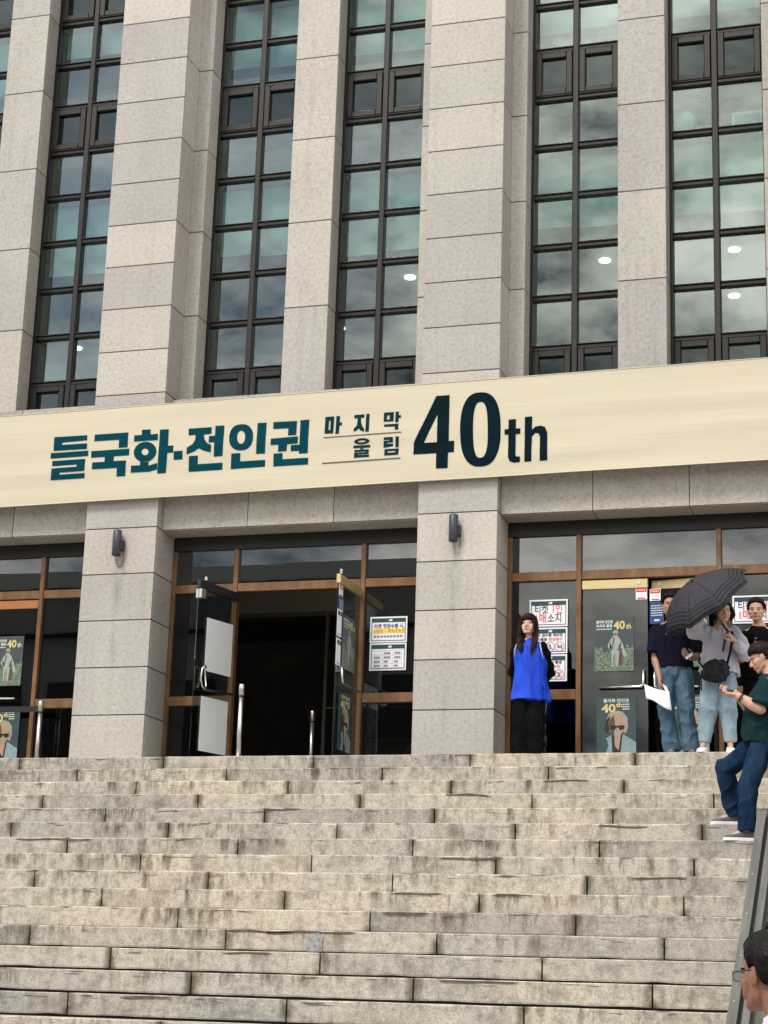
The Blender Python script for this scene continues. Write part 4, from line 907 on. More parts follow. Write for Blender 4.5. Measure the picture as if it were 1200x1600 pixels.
# ------------------------------------------------------------------ people
V3 = Vector
class Clay:
    """closed shells, fused into one skin by a voxel remesh"""
    def __init__(s): s.v = []; s.f = []
    def loft(s, rings):
        """rings: (centre, axis_u, axis_w, ru, rw); both ends closed"""
        n = 14; k = len(s.v)
        for c, a, b, ra, rb in rings:
            for j in range(n):
                t = 2*math.pi*j/n; s.v.append(tuple(c+a*(ra*math.cos(t))+b*(rb*math.sin(t))))
        m = len(rings)
        for i in range(m-1):
            for j in range(n):
                s.f.append((k+i*n+j, k+i*n+(j+1) % n, k+(i+1)*n+(j+1) % n, k+(i+1)*n+j))
        s.f.append(tuple(k+j for j in range(n-1, -1, -1))); s.f.append(tuple(k+(m-1)*n+j for j in range(n)))
        return s
    def cap(s, a, b, ra, rb, flat=1.0, fd=None):
        """tapered capsule; flat<1 squashes it along direction fd"""
        a, b = V3(a), V3(b); d = (b-a); ln = d.length; d = d.normalized() if ln > 1e-6 else V3((0, 0, 1))
        if fd is None: u = d.cross(V3((0, 0, 1)) if abs(d.z) < .9 else V3((1, 0, 0))).normalized()
        else: u = (V3(fd)-d*V3(fd).dot(d)).normalized()
        w = d.cross(u); R_ = []
        for t in (-.98, -.75, -.4): R_.append((a+d*ra*t, ra*math.sqrt(1-t*t)))
        R_.append((a, ra)); R_.append((b, rb))
        for t in (.4, .75, .98): R_.append((b+d*rb*t, rb*math.sqrt(1-t*t)))
        return s.loft([(c, u, w, r*flat, r) for c, r in R_])
    def cyl(s, pts, rad, n=None):
        """flat ended sleeve through points"""
        pts = [V3(p) for p in pts]; rings = []; u = None
        for i, p in enumerate(pts):
            t = (pts[min(i+1, len(pts)-1)]-pts[max(i-1, 0)]).normalized()
            if u is None: u = t.cross(V3((0, 0, 1)) if abs(t.z) < .9 else V3((1, 0, 0))).normalized()
            u = (u-t*u.dot(t)).normalized(); r = rad[i]; r = r if isinstance(r, tuple) else (r, r)
            rings.append((p, u, t.cross(u), r[0], r[1]))
        return s.loft(rings)
    def ell(s, c, rx, ry, rz, X=V3((1, 0, 0)), Y=V3((0, 1, 0)), Z=V3((0, 0, 1)), n=14, m=9):
        c = V3(c); k = len(s.v)
        for i in range(1, m):
            ph = math.pi*i/m
            for j in range(n):
                t = 2*math.pi*j/n
                s.v.append(tuple(c+X*(rx*math.sin(ph)*math.cos(t))+Y*(ry*math.sin(ph)*math.sin(t))+Z*(rz*math.cos(ph))))
        for i in range(m-2):
            for j in range(n): s.f.append((k+i*n+j, k+(i+1)*n+j, k+(i+1)*n+(j+1) % n, k+i*n+(j+1) % n))
        s.f.append(tuple(k+j for j in range(n))); s.f.append(tuple(k+(m-2)*n+j for j in range(n-1, -1, -1)))
        return s
    def fuse(s, voxel, smooth=4, fac=.5):
        me = bpy.data.meshes.new('clay'); me.from_pydata(s.v, [], s.f); me.update()
        o = bpy.data.objects.new('clay', me); COL.objects.link(o)
        r = o.modifiers.new('r', 'REMESH'); r.mode = 'VOXEL'; r.voxel_size = voxel; r.use_smooth_shade = True
        if smooth:
            q = o.modifiers.new('s', 'SMOOTH'); q.iterations = smooth; q.factor = fac
        dg = bpy.context.evaluated_depsgraph_get(); dg.update()
        res = bpy.data.meshes.new_from_object(o.evaluated_get(dg)); bpy.data.objects.remove(o); bpy.data.meshes.remove(me)
        res.polygons.foreach_set('use_smooth', [True]*len(res.polygons)); return res
def getco(me): a = np.zeros(len(me.vertices)*3); me.vertices.foreach_get('co', a); return a.reshape(-1, 3)
def setco(me, a): me.vertices.foreach_set('co', np.ascontiguousarray(a).ravel()); me.update()
def crumple(me, amp, sc, seed, st=(1, 1, 1), amp2=0, sc2=1):
    co = getco(me); nr = np.zeros(len(me.vertices)*3); me.vertices.foreach_get('normal', nr); nr = nr.reshape(-1, 3)
    d = np.zeros(len(co)); o = V3((seed*3.1, seed*1.7, seed*.9))
    for i, (x, y, z) in enumerate(co):
        q = V3((x*st[0], y*st[1], z*st[2]))
        w = noise.noise(q*sc+o+V3((0, 0, .6*noise.noise(q*sc*.6-o)))); d[i] = amp*(1.25-min(1.9, 4.2*abs(w)**.8))
        if amp2: d[i] += amp2*noise.noise(q*sc2+o)
    setco(me, co+nr*d[:, None]); return me
def merge(name, meshes, mats):
    """several meshes with their own material indices -> one mesh"""
    V_, F_, MI = [], [], []; k = 0
    for me, mi in meshes:
        co = getco(me); V_.append(co)
        for i, p in enumerate(me.polygons): F_.append([k+j for j in p.vertices]); MI.append(mi[i] if mi is not None else 0)
        k += len(co); bpy.data.meshes.remove(me)
    m = bpy.data.meshes.new(name); m.from_pydata(np.concatenate(V_).tolist(), [], F_); m.polygons.foreach_set('material_index', MI); m.polygons.foreach_set('use_smooth', [True]*len(F_)); m.update()
    for q in mats: m.materials.append(q)
    return m
EYEM = plain('eye_dark', (.02, .014, .012), .2, 0, .02); EYEW = plain('eye_white', (.20, .16, .14), .3, 0, .02); LIPM = skin('lip', (.40, .15, .13))
def frame(f, u=V3((0, 0, 1))):
    f = V3(f).normalized(); x = f.cross(V3(u)).normalized(); z = x.cross(f).normalized(); return x, f, z     # right, forward, up
def head_mesh(c, fr, neck, s=1.0, female=False, neck_r=.052, vox=.0035, sm=5):
    """skull, face, ears, neck; returns mesh and material indices (0 skin, 1 eye, 2 white, 3 brow/lash, 4 lip)"""
    X, Y, Z = fr; c = V3(c); k = Clay()
    P = lambda x, y, z: c+X*(x*s)+Y*(y*s)+Z*(z*s)
    E = lambda p, a, b, d: k.ell(P(*p), a*s, b*s, d*s, X, Y, Z)
    jw = .052 if female else .058; cr = .020 if female else .023
    E((0, -.014, .030), .076, .094, .088); E((0, .015, -.024), .0685, .076, .083); E((0, .029, -.060), jw+.003, .052, .051); E((0, .040, -.040), .056, .046, .052)
    for q in (-1, 1):
        k.cap(P(q*.058, .004, -.030), P(q*(jw-.004), .006, -.068), .021*s, .021*s); k.cap(P(q*(jw-.004), .006, -.068), P(q*.016, .058, -.095), .019*s, cr*s)
        k.cap(P(q*.047, .034, -.018), P(q*.034, .052, -.060), .026*s, .024*s)
        E((q*.040, .050, -.026), .028, .028, .028)
        k.cap(P(q*.012, .081, .022), P(q*.048, .066, .024), .0105*s, .008*s)
        E((q*.0125, .092, -.037), .011, .012, .0095)
        E((q*.079, -.006, -.006), .0085, .020, .033); E((q*.081, -.016, .004), .008, .011, .025)
        E((q*.031, .071, .001), .015, .014, .011)
    E((0, .058, -.095), .024, .025, .022)
    k.cap(P(0, .080, .014), P(0, .105, -.028), .0095*s, .0140*s); E((0, .103, -.032), .0140, .013, .011)
    E((0, .078, -.062), .026, .016, .014); E((0, .0865, -.0640), .0225, .0095, .0058); E((0, .0845, -.0755), .019, .0095, .0065)
    k.cap(P(0, -.020, -.055), V3(neck), neck_r*s, neck_r*1.12*s); k.ell(V3(neck), .075*s, .065*s, .05*s, X, Y, Z)
    me = k.fuse(vox*s, sm, .5)
    mi = []
    for p in me.polygons:
        d = (p.center-c)/s; x, y, z = d.dot(X), d.dot(Y), d.dot(Z); m = 0
        if y > .055:
            ax = abs(x)-.0315; 
            if (ax/.0155)**2+((z-.001+.10*abs(ax))/.0052)**2 < 1: m = 1 if abs(ax) < .007 else 2
            elif (ax/.0175)**2+((z-.0065)/.0022)**2 < 1: m = 3
            elif abs(abs(x)-.034) < .021 and abs(z-.0215+.0015*abs(abs(x)-.034)/.02) < (.0024 if female else .0032): m = 3
            elif (x/.0225)**2+((z+.0695)/.0092)**2 < 1 and y > .07: m = 4
        mi.append(m)
    return me, mi
def hand_clay(k, wrist, d, n, side, s=1.0, curl=(.5, .5, .5, .5), thumb=.5, spread=.06):
    """palm and five fingers. d towards the knuckles, n out of the palm, side = thumb side"""
    d = V3(d).normalized(); n = (V3(n)-d*V3(n).dot(d)).normalized(); sd_ = V3(side); sd_ = (sd_-d*sd_.dot(d)-n*sd_.dot(n)).normalized(); w = V3(wrist)
    offs = (.030, .010, -.010, -.029); lens = (.092, .098, .094, .086); fl = ((.042, .026, .022), (.046, .030, .023), (.042, .028, .022), (.033, .021, .019))
    k.cap(w-d*.02*s, w+d*.03*s, .024*s, .026*s, .75, n)
    for i in range(4):
        kn = w+d*lens[i]*s+sd_*offs[i]*s; k.cap(w+d*.02*s+sd_*offs[i]*.6*s, kn, .0165*s, .0115*s)
        p = kn; a = 0; dr = (d+sd_*offs[i]*spread*20/1.0*.3).normalized(); r = .0098 if i < 3 else .0085
        for q in range(3):
            a += curl[i]*(1.0, 1.25, .75)[q]; dd = (dr*math.cos(a)+n*math.sin(a)).normalized(); e = p+dd*fl[i][q]*s
            k.cap(p, e, r*s, r*.92*s); p = e; r *= .92
    b = w+d*.028*s+sd_*.026*s; t1 = b+(d*.55+sd_*.75+n*.35*thumb*2).normalized()*.042*s; t2 = t1+(d*.85+sd_*.25*(1-thumb)+n*.5*thumb).normalized()*.032*s; t3 = t2+(d*.9-sd_*.15*thumb+n*.5*thumb).normalized()*.026*s
    k.cap(b, t1, .0165*s, .0125*s); k.cap(t1, t2, .0122*s, .0105*s); k.cap(t2, t3, .0105*s, .0088*s)
    return k
def hair_mesh(c, fr, s, hl, thick=.014, seed=1, res=(72, 40), jag=.06, jsc=9, tex=.006, top=0.0, grow=None):
    """cap of hair over the skull with the hairline height hl(y, x) in unit directions"""
    X, Y, Z = fr; c = V3(c)+Y*(-.012*s)+Z*(.028*s); nu, nv = res; mb = MB()
    for i in range(nv+1):
        ph = math.pi*i/nv
        for j in range(nu):
            t = 2*math.pi*j/nu; dx, dy, dz = math.sin(ph)*math.cos(t), math.sin(ph)*math.sin(t), math.cos(ph)
            h = hl(dy, abs(dx)); nn = noise.noise(V3((math.atan2(dx, dy)*jsc, dz*1.5, seed)))
            e_ = dz-(h+jag*nn); m = max(0, min(1, e_/.06)); m = m*m*(3-2*m); m2 = max(0, min(1, (e_+.02)/.42)); m2 = m2*(2-m2)
            st = noise.noise(V3((math.atan2(dx, dy)*jsc*1.6, dz*2.5+seed, 4)))+.5*noise.noise(V3((dx*16, dy*16, dz*10+seed)))
            th = thick*(1+.22*noise.noise(V3((dx*2, dy*2, dz*2+seed))))+tex*st+top*max(0, dz)
            rr = (.90+(.135*0+.10)*m) if m < .02 else 1.0
            k = .90+.116*m; th = th*m2*m+.001*m
            # jaw side is narrower than the cranium below the ears
            q = V3((dx*(.079*k+th), dy*(.097*k+th), dz*((.093 if dz > 0 else .105)*k+th)))
            if grow: q += V3(grow(dx, dy, dz))*m
            mb.v.append(tuple(c+X*(q.x*s)+Y*(q.y*s)+Z*(q.z*s)))
    for i in range(nv):
        for j in range(nu): mb.f.append((i*nu+j, (i+1)*nu+j, (i+1)*nu+(j+1) % nu, i*nu+(j+1) % nu)); mb.mi.append(0)
    return mb.me('hair', True)
def interp(pts):
    def f(y, x=0):
        for (a, va), (b, vb) in zip(pts, pts[1:]):
            if y <= b: return va+(vb-va)*max(0, (y-a))/(b-a)
        return pts[-1][1]
    return f
HL_M = interp([(-1, -.66), (-.5, -.56), (-.22, -.14), (0, -.03), (.12, -.06), (.20, -.22), (.32, -.16), (.44, .14), (.58, .38), (.78, .48), (1, .50)])
HL_W = interp([(-1, -.75), (-.3, -.6), (.0, -.35), (.2, -.05), (.40, .12), (.62, .38), (1, .44)])
def bodyparts(J, fine, s, bulk=1.0):
    """coarse skin under the clothes"""
    k = Clay(); X, F = J['X'], J['F']; hp = (J['hipR']+J['hipL'])/2; nk = J['neck']; up_ = (nk-hp).normalized(); D = up_.cross(X).normalized()
    T = lambda t, w, d, o=0: (hp+(nk-hp)*t+D*o, X, D, w*bulk*s, d*bulk*s)
    k.loft([T(-.12, .10, .08), T(.0, .155, .10), T(.2, .135, .09), T(.42, .13, .09), (hp+(nk-hp)*.68, X, D, .155*bulk*s, .10*bulk*s), T(.86, .16, .085), T(.97, .09, .06), T(1.03, .055, .055)])
    for q in 'RL':
        k.cap(J['sh'+q], J['el'+q], .048*s*bulk, .040*s*bulk); k.cap(J['sh'+q], hp+(nk-hp)*.93, .048*s, .06*s)
        k.cap(J['hip'+q], J['kn'+q], .078*s*bulk, .052*s*bulk); k.cap(J['kn'+q], J['an'+q], .050*s*bulk, .034*s*bulk)
        d = V3(J['toe'+q])-V3(J['an'+q]); k.cap(J['an'+q], J['an'+q]+d*.7+V3((0, 0, -.02)), .034*s, .028*s)
        if q not in fine: k.cap(J['el'+q], J['wr'+q], .040*s*bulk, .028*s*bulk)
    return k.fuse(.010, 3)
def person(name, label, J, skinm, hairm, hair, fine='', s=1.0, hs=1.0, female=False, hands=None, bulk=.9, forearm=(.041, .027), vox=.0038, group=None):
    base = J['base']; X, F = frame(J['face_b'])[:2]; J['X'], J['F'] = X, F
    for q in list(J):
        if isinstance(J[q], tuple): J[q] = V3(J[q])
    fr = frame(J['face_h'], J.get('up_h', V3((0, 0, 1)))); J['fr'] = fr; meshes = []
    meshes.append((bodyparts(J, fine, s, bulk), None)); meshes.append(head_mesh(J['head'], fr, J['neck'], hs, female, .046 if female else .054, vox, 14 if vox < .003 else 8))
    for q in fine:
        k = Clay(); e, w = J['el'+q], J['wr'+q]; m = e+(w-e)*.3
        k.cap(e, m, forearm[0]*.98, forearm[0]*1.08); k.cap(m, w, forearm[0]*1.04, forearm[1], .9)
        hd = (hands or {}).get(q)
        if hd: hand_clay(k, w, *hd[0], s=hd[1], curl=hd[2], thumb=hd[3])
        else:
            d = (w-e).normalized(); hand_clay(k, w, d, -F if False else V3(X)*(1 if q == 'R' else -1)*-1, F, .95, (.35, .38, .42, .48), .4)
        meshes.append((k.fuse(.0034, 2, .4), None))
    for me, _ in meshes: setco(me, getco(me)-np.array(base)[None, :])
    body = link(name, merge(name, meshes, [skinm, EYEM, EYEW, hairm, LIPM]), None, None, tuple(base))
    tag(body, label, 'person', group)
    hm = hair
    if hm: setco(hm, getco(hm)-np.array(base)[None, :]); link('hair', hm, hairm, body)
    J['body'] = body; J['s'] = s
    return body
def wear(J, name, me, mat):
    setco(me, getco(me)-np.array(J['base'])[None, :]); return link(name, me, mat, J['body'])
def torso_rings(k, J, prof, slack=(0, 0)):
    """prof: (t along hip->neck, half width, half depth, forward offset)"""
    hp = (J['hipR']+J['hipL'])/2; nk = J['neck']; ax = nk-hp; D = ax.normalized().cross(J['X']).normalized(); D = D if D.dot(J['F']) > 0 else -D; s = J['s']
    X = J['X']-ax.normalized()*J['X'].dot(ax.normalized()); X.normalize()
    k.loft([(hp+ax*t+D*o*s, X, D, w*s, d*s) for t, w, d, o in prof])
def shirt(J, name, mat, prof, sleeves, seed=1, amp=.008, sc=9, vox=.008, st=(1, 1, .45), shoulder=.058, neckr=None, collar=None):
    k = Clay(); torso_rings(k, J, prof); s = J['s']; hp = (J['hipR']+J['hipL'])/2; nk = J['neck']
    for q, (frac, r0, r1) in sleeves.items():
        sh, el, wr = J['sh'+q], J['el'+q], J['wr'+q]; inn = hp+(nk-hp)*.84
        k.cap(inn+(sh-inn)*.35, sh, shoulder*1.15*s, shoulder*s)
        if frac <= 1: e = sh+(el-sh)*frac; k.cyl([sh+(sh-el).normalized()*.01, sh+(el-sh)*frac*.5, e], [r0*.95, r0, r1])
        else: e = el+(wr-el)*(frac-1); k.cap(sh, el, r0, (r0+r1)*.52); k.cyl([el, el+(e-el)*.5, e], [(r0+r1)*.52, (r0+r1)*.50, r1])
    if collar: k.cyl([nk+V3((0, 0, -.035)), nk+V3((0, 0, .012))+J['F']*.008], [collar*1.18, collar])
    me = k.fuse(vox, 3); crumple(me, amp, sc, seed, st, amp*.7, sc*2.3); return wear(J, name, me, mat)
def trousers(J, name, mat, thigh=.092, knee=.068, hem=.062, seed=2, amp=.007, waist=.155, wt=.30, vox=.009, flat=1.0, hemz=0.0, sc=8):
    k = Clay(); s = J['s']; hp = (J['hipR']+J['hipL'])/2; nk = J['neck']
    torso_rings(k, J, [(-.10, waist*.70, .085, 0), (-.02, waist*1.06, .112, -.008), (.10, waist*1.05, .112, -.006), (wt, waist*.95, .098, 0)])
    for q in 'RL':
        a, b, c = J['hip'+q], J['kn'+q], J['an'+q]; c = c+(b-c).normalized()*hemz
        k.cap(a, b, thigh*s, knee*1.06*s, flat); k.cyl([b, b+(c-b)*.5, c+(c-b).normalized()*.015], [knee*1.03*s, (knee*.6+hem*.4)*s, hem*s]); k.cap(b+(b-c).normalized()*.01, b, knee*1.05*s, knee*1.04*s)
    me = k.fuse(vox, 3); crumple(me, amp, sc, seed, (1, 1, .8), amp*.6, sc*2.4); return wear(J, name, me, mat)
def shoes(J, mat, sole, s=1.0, names='RL'):
    for q in names:
        an, toe = J['an'+q], J['toe'+q]; g = J['gr'+q]; d = V3((toe.x-an.x, toe.y-an.y, 0)).normalized(); w = V3((0, 0, 1)).cross(d); L_ = .275*s
        heel = V3((an.x, an.y, g))-d*.065*s; k = Clay(); U = V3((0, 0, 1))
        R_ = lambda t, hw, h0, h1: (heel+d*L_*t+U*((h0+h1)/2), w, U, hw*s, (h1-h0)/2)
        k.loft([R_(0, .024, .018, .075*s), R_(.06, .036, .014, .092*s), R_(.28, .040, .014, .098*s), R_(.42, .042, .014, .084*s), R_(.62, .050, .014, .064*s), R_(.82, .049, .014, .052*s), R_(.95, .036, .014, .042*s), R_(1.0, .016, .016, .034)])
        sh = wear(J, 'shoe', k.fuse(.006, 3), mat)
        m = MB(); pr = [(0, .026), (.05, .038), (.3, .042), (.6, .052), (.82, .052), (.95, .039), (1.01, .016)]
        ring = [heel+d*L_*t+w*h*s for t, h in pr]+[heel+d*L_*t-w*h*s for t, h in pr[::-1]]
        m.prism([p+U*.026 for p in ring], U, .026); me = m.me('sole'); setco(me, getco(me)-np.array(J['base'])[None, :]); so = link('sole', me, sole, sh)
        # laces / collar
def tubes(J, name, paths, mat, rad, n=8, closed=False):
    m = MB()
    for p in paths: m.tube(p, rad, n, 0, closed)
    return wear(J, name, m.me(name, True), mat)

SK1 = skin('skin_light', (.56, .37, .285)); SK2 = skin('skin_tan', (.33, .19, .13)); SK3 = skin('skin_warm', (.46, .285, .205)); SK4 = skin('skin_ruddy', (.215, .105, .068))
H_BLK = hairmat('black_hair', (.0075, .0065, .007)); H_BRN = hairmat('dark_brown_hair', (.017, .0075, .0065)); H_BR2 = hairmat('brown_hair', (.014, .0075, .006))
NAVY = cloth('navy_knit', (.0075, .0075, .018), .95, 0, .1, None, .08); BLACKC = cloth('black_cotton', (.0055, .0055, .006), .95, 0, .10, None, .05); BLUEV = cloth('cobalt_nylon', (.002, .055, .62), .5, 0, .10, None, .35)
DEN1 = cloth('mid_blue_denim', (.055, .105, .165), .9, .12, .12, (.13, .20, .27)); DEN2 = cloth('pale_blue_denim', (.21, .30, .37), .9, .10, .10, (.36, .45, .52)); DEN3 = cloth('dark_blue_denim', (.0065, .020, .055), .9, .12, .14, (.016, .042, .090), .1)
LILAC = cloth('lilac_grey_cotton', (.42, .41, .49), .85, .04, .05); GREENT = cloth('dark_green_cotton', (.007, .027, .031), .9, .05, .10, None, .1); PINKS = cloth('pale_pink_shirt', (.72, .48, .60), .8, .04, .04); GREYS = plain('grey_shoe', (.09, .10, .12), .8, 0, .1, 60)
WHITES = plain('white_shoe', (.74, .74, .75), .6); SOLE = plain('pale_sole', (.62, .60, .56), .7); BLKSH = plain('black_shoe', (.02, .02, .022), .5); LEATH = plain('brown_leather', (.045, .022, .014), .5)

# -- woman in the blue vest, hands behind her back
J = dict(base=(3.05, -.28, 0), face_b=V3((.10, -1, 0)), face_h=V3((-.05, -1, .16)), head=(3.035, -.30, 1.492), neck=(3.045, -.265, 1.335),
 shR=(2.905, -.27, 1.262), shL=(3.185, -.27, 1.262), elR=(2.825, -.13, 1.02), elL=(3.245, -.12, 1.01), wrR=(2.96, -.01, .92), wrL=(3.14, -.01, .92),
 hipR=(2.965, -.27, .80), hipL=(3.125, -.27, .80), knR=(2.965, -.29, .45), knL=(3.125, -.29, .45), anR=(2.97, -.26, .085), anL=(3.125, -.26, .085), toeR=(2.95, -.45, .02), toeL=(3.15, -.45, .02), grR=0, grL=0)
fr = frame(J['face_h'])
hl = lambda y, x: (.30 if y > .45 and x < .75 else HL_W(y, x))-.12*(1 if y > .6 and x > .25 else 0)
k = Clay(); hc = V3(J['head']); X, Y, Z = fr; P = lambda x, y, z: hc+X*x+Y*y+V3((0, 0, z))
for q, dn in ((1, -.33), (-1, -.36)):
    pts = [(q*.050, -.01, .075), (q*.074, .005, .02), (q*.078, .008, -.07), (q*.080, .022, -.15), (q*.076, .062, -.23), (q*.064, .104, -.29), (q*.052, .116, dn)]
    k.cyl([P(*p) for p in pts], [(.024, .024), (.020, .044), (.019, .048), (.023, .046), (.024, .040), (.019, .030), (.006, .010)])
    k.cyl([P(q*.060, .055, .075), P(q*.073, .055, .02), P(q*.077, .048, -.045), P(q*.080, .045, -.12)], [(.010, .014), (.009, .013), (.009, .014), (.008, .012)])
k.cyl([P(0, -.05, .05), P(0, -.085, -.05), P(0, -.095, -.16), P(0, -.09, -.27)], [(.05, .035), (.070, .03), (.070, .03), (.04, .012)])
lm = k.fuse(.006, 3); crumple(lm, .004, 40, 3, (1, 1, .10), .003, 90)
hm = merge('hair', [(hair_mesh(J['head'], fr, 1.0, hl, .016, 3, jag=.10, jsc=7, tex=.004, top=.004), None), (lm, None)], [])
p1 = person('person', 'young woman with long brown hair and a bright blue vest, hands behind her back', J, SK1, H_BRN, hm, '', .92, .95, True)
shirt(J, 'long_sleeve_top', BLACKC, [(.0, .14, .10, 0), (.4, .135, .098, 0), (.7, .155, .10, 0), (.86, .155, .085, 0), (.96, .085, .062, 0), (1.0, .055, .052, 0)], {'R': (2, .062, .038), 'L': (2, .058, .038)}, 3)
vest = [(-.22, .235, .150, .0), (-.14, .232, .150, .0), (.1, .218, .145, .005), (.4, .195, .138, .01), (.66, .182, .132, .012), (.84, .165, .112, .004), (.93, .125, .085, -.002), (.985, .068, .062, 0), (1.0, .055, .055, 0)]
k = Clay(); torso_rings(k, J, vest); me = k.fuse(.006, 2); crumple(me, .020, 4.6, 11, (1, 1, .4), .009, 12); v_ = wear(J, 'vest', me, BLUEV)
tubes(J, 'zip', [[V3((3.08, -.425, 1.28)), V3((3.09, -.438, 1.15)), V3((3.10, -.44, .95)), V3((3.105, -.44, .72))]], plain('dark_zip', (.002, .02, .20), .4), .004, 6)
tubes(J, 'piping', [[V3((2.915, -.335, 1.285)), V3((2.900, -.365, 1.22)), V3((2.905, -.375, 1.14))], [V3((3.17, -.35, 1.285)), V3((3.195, -.385, 1.20)), V3((3.21, -.37, 1.11))]], plain('pale_piping', (.30, .34, .55), .6), .009, 6)
trousers(J, 'trousers', BLACKC, .105, .098, .105, 5, .008, .15); shoes(J, BLKSH, BLKSH, .9)

# -- man in the navy polo
J = dict(base=(4.66, -.66, 0), face_b=V3((.28, -1, 0)), face_h=V3((.30, -1, -.02)), head=(4.618, -.67, 1.585), neck=(4.640, -.645, 1.425),
 shR=(4.475, -.64, 1.335), shL=(4.825, -.60, 1.330), elR=(4.455, -.66, 1.05), elL=(4.875, -.58, 1.06), wrR=(4.525, -.78, .785), wrL=(4.845, -.78, 1.005),
 hipR=(4.575, -.66, .87), hipL=(4.745, -.63, .87), knR=(4.575, -.72, .47), knL=(4.775, -.70, .47), anR=(4.63, -.67, .085), anL=(4.82, -.66, .085), toeR=(4.62, -.88, .02), toeL=(4.87, -.86, .02), grR=0, grL=0)
fr = frame(J['face_h'])
person('person', 'man in a navy polo and blue jeans holding white papers, face half behind the umbrella', J, SK2, H_BLK, hair_mesh(J['head'], fr, 1.0, HL_M, .019, 5, (110, 60), jag=.09, jsc=7, tex=.006, top=.010), 'RL', 1.03, 1.0, False,
 {'R': ((V3((.10, -.12, -1)), V3((.9, -.25, 0)), V3((-.05, -1, -.1))), .98, (.55, .6, .6, .65), .8), 'L': ((V3((-.35, -.9, .12)), V3((-.55, .1, .85)), V3((.7, -.2, .6))), .95, (.6, .65, .7, .7), .7)})
shirt(J, 'polo_shirt', NAVY, [(.11, .180, .124, 0), (.2, .180, .125, 0), (.45, .178, .125, .004), (.68, .190, .125, .008), (.85, .180, .100, .0), (.95, .10, .075, 0), (1.0, .066, .064, 0)], {'R': (.86, .080, .092), 'L': (.86, .080, .090)}, 7, .008, 7, collar=.066)
trousers(J, 'jeans', DEN1, .098, .080, .086, 9, .0075, .160, vox=.0075); shoes(J, GREYS, SOLE, 1.0)
hp = (J['hipR']+J['hipL'])/2; ax = (J['neck']-hp).normalized(); Dx = J['F']
belt = [hp+ax*.092+J['X']*(.170*math.cos(t))+Dx*(.118*math.sin(t)) for t in np.linspace(0, 2*math.pi, 28, endpoint=False)]
b = MB(); kq = len(b.v)
for p in belt: b.v += [tuple(p-ax*.018), tuple(p+ax*.018)]
nb = len(belt)
for i in range(nb): j = (i+1) % nb; b.f.append((2*i, 2*j, 2*j+1, 2*i+1)); b.mi.append(0)
wear(J, 'belt', b.me('belt'), LEATH)
tubes(J, 'shirt_button', [[V3((4.672, -.782, 1.30)), V3((4.672, -.786, 1.30))], [V3((4.675, -.787, 1.25)), V3((4.675, -.791, 1.25))]], plain('dark_button', (.03, .03, .05), .3), .006, 8)
# papers in his hand
pm = MB(); g = [[None]*6 for _ in range(5)]
A0, A1, A2, A3 = V3((4.372, -.845, .735)), V3((4.630, -.86, .650)), V3((4.655, -.87, .458)), V3((4.392, -.85, .582))
for i in range(9):
    for j in range(6):
        u, v = i/8, j/5; q = (A0*(1-u)+A1*u)*(1-v)+(A3*(1-u)+A2*u)*v; q = q+V3((0, -.025*math.sin(u*3.1)*v, -.012*math.sin(u*3.1)*(1-v)+.012*math.sin(u*6)*v)); pm.v.append(tuple(q))
for i in range(8):
    for j in range(5): a = i*6+j; pm.f.append((a, a+1, a+7, a+6)); pm.mi.append(0)
o = pm.build('paper_sheet', WHITEP, None, True); o.modifiers.new('t', 'SOLIDIFY').thickness = .0015; tag(o, 'white papers held low in the hand of the man in navy', 'papers')
o = MB().prism([(4.56, -.845, .735), (4.60, -.85, .705), (4.625, -.85, .645), (4.585, -.845, .665)], (0, -1, 0), .002).build('ticket_slip', WHITEP); tag(o, 'small folded white slip against the thigh of the man in navy', 'paper')
o = MB().prism([(4.80, -.875, 1.0), (4.868, -.885, 1.045), (4.874, -.89, 1.015), (4.808, -.88, .972)], (0, -1, 0), .008).build('ticket_envelope', WHITEP); tag(o, 'small white slip in the raised hand between the navy polo and lilac shirt', 'paper')

# -- woman holding the umbrella
J = dict(base=(5.12, -.92, 0), face_b=V3((.20, -1, 0)), face_h=V3((.42, -1, -.05)), head=(5.188, -.905, 1.452), neck=(5.160, -.875, 1.300),
 shR=(5.025, -.87, 1.235), shL=(5.300, -.86, 1.225), elR=(4.900, -.95, 1.255), elL=(5.405, -.92, 1.005), wrR=(4.965, -1.12, 1.43), wrL=(5.320, -1.06, 1.115),
 hipR=(5.055, -.89, .790), hipL=(5.215, -.88, .790), knR=(5.035, -.95, .44), knL=(5.225, -.93, .44), anR=(4.985, -.92, .12), anL=(5.238, -.90, .12), toeR=(4.97, -1.10, .02), toeL=(5.27, -1.08, .02), grR=0, grL=0)
fr = frame(J['face_h'])
k = Clay(); hc = V3(J['head']); X, Y, Z = fr
for q in (1, -1): k.cyl([hc+X*(q*.07)+Z*.05, hc+X*(q*.086)-Z*.03, hc+X*(q*.082)-Z*.085+Y*.01], [(.02, .04), (.02, .045), (.006, .018)])
lm = k.fuse(.006, 2); crumple(lm, .003, 40, 3, (1, 1, .15))
person('person', 'woman in a loose lilac grey top and pale jeans holding up a checked umbrella', J, SK3, H_BLK, merge('hair', [(hair_mesh(J['head'], fr, .96, HL_W, .015, 8), None), (lm, None)], []), 'RL', .93, .95, True,
 {'L': ((V3((-.55, -.45, .72)), V3((-.75, .25, -.5)), V3((-.1, -.6, .7))), .9, (1.0, 1.05, 1.1, 1.1), .9), 'R': ((V3((.25, -.45, .85)), V3((.7, -.5, -.4)), V3((-.5, -.8, 0))), .9, (.5, .5, .55, .6), .5)}, forearm=(.036, .025))
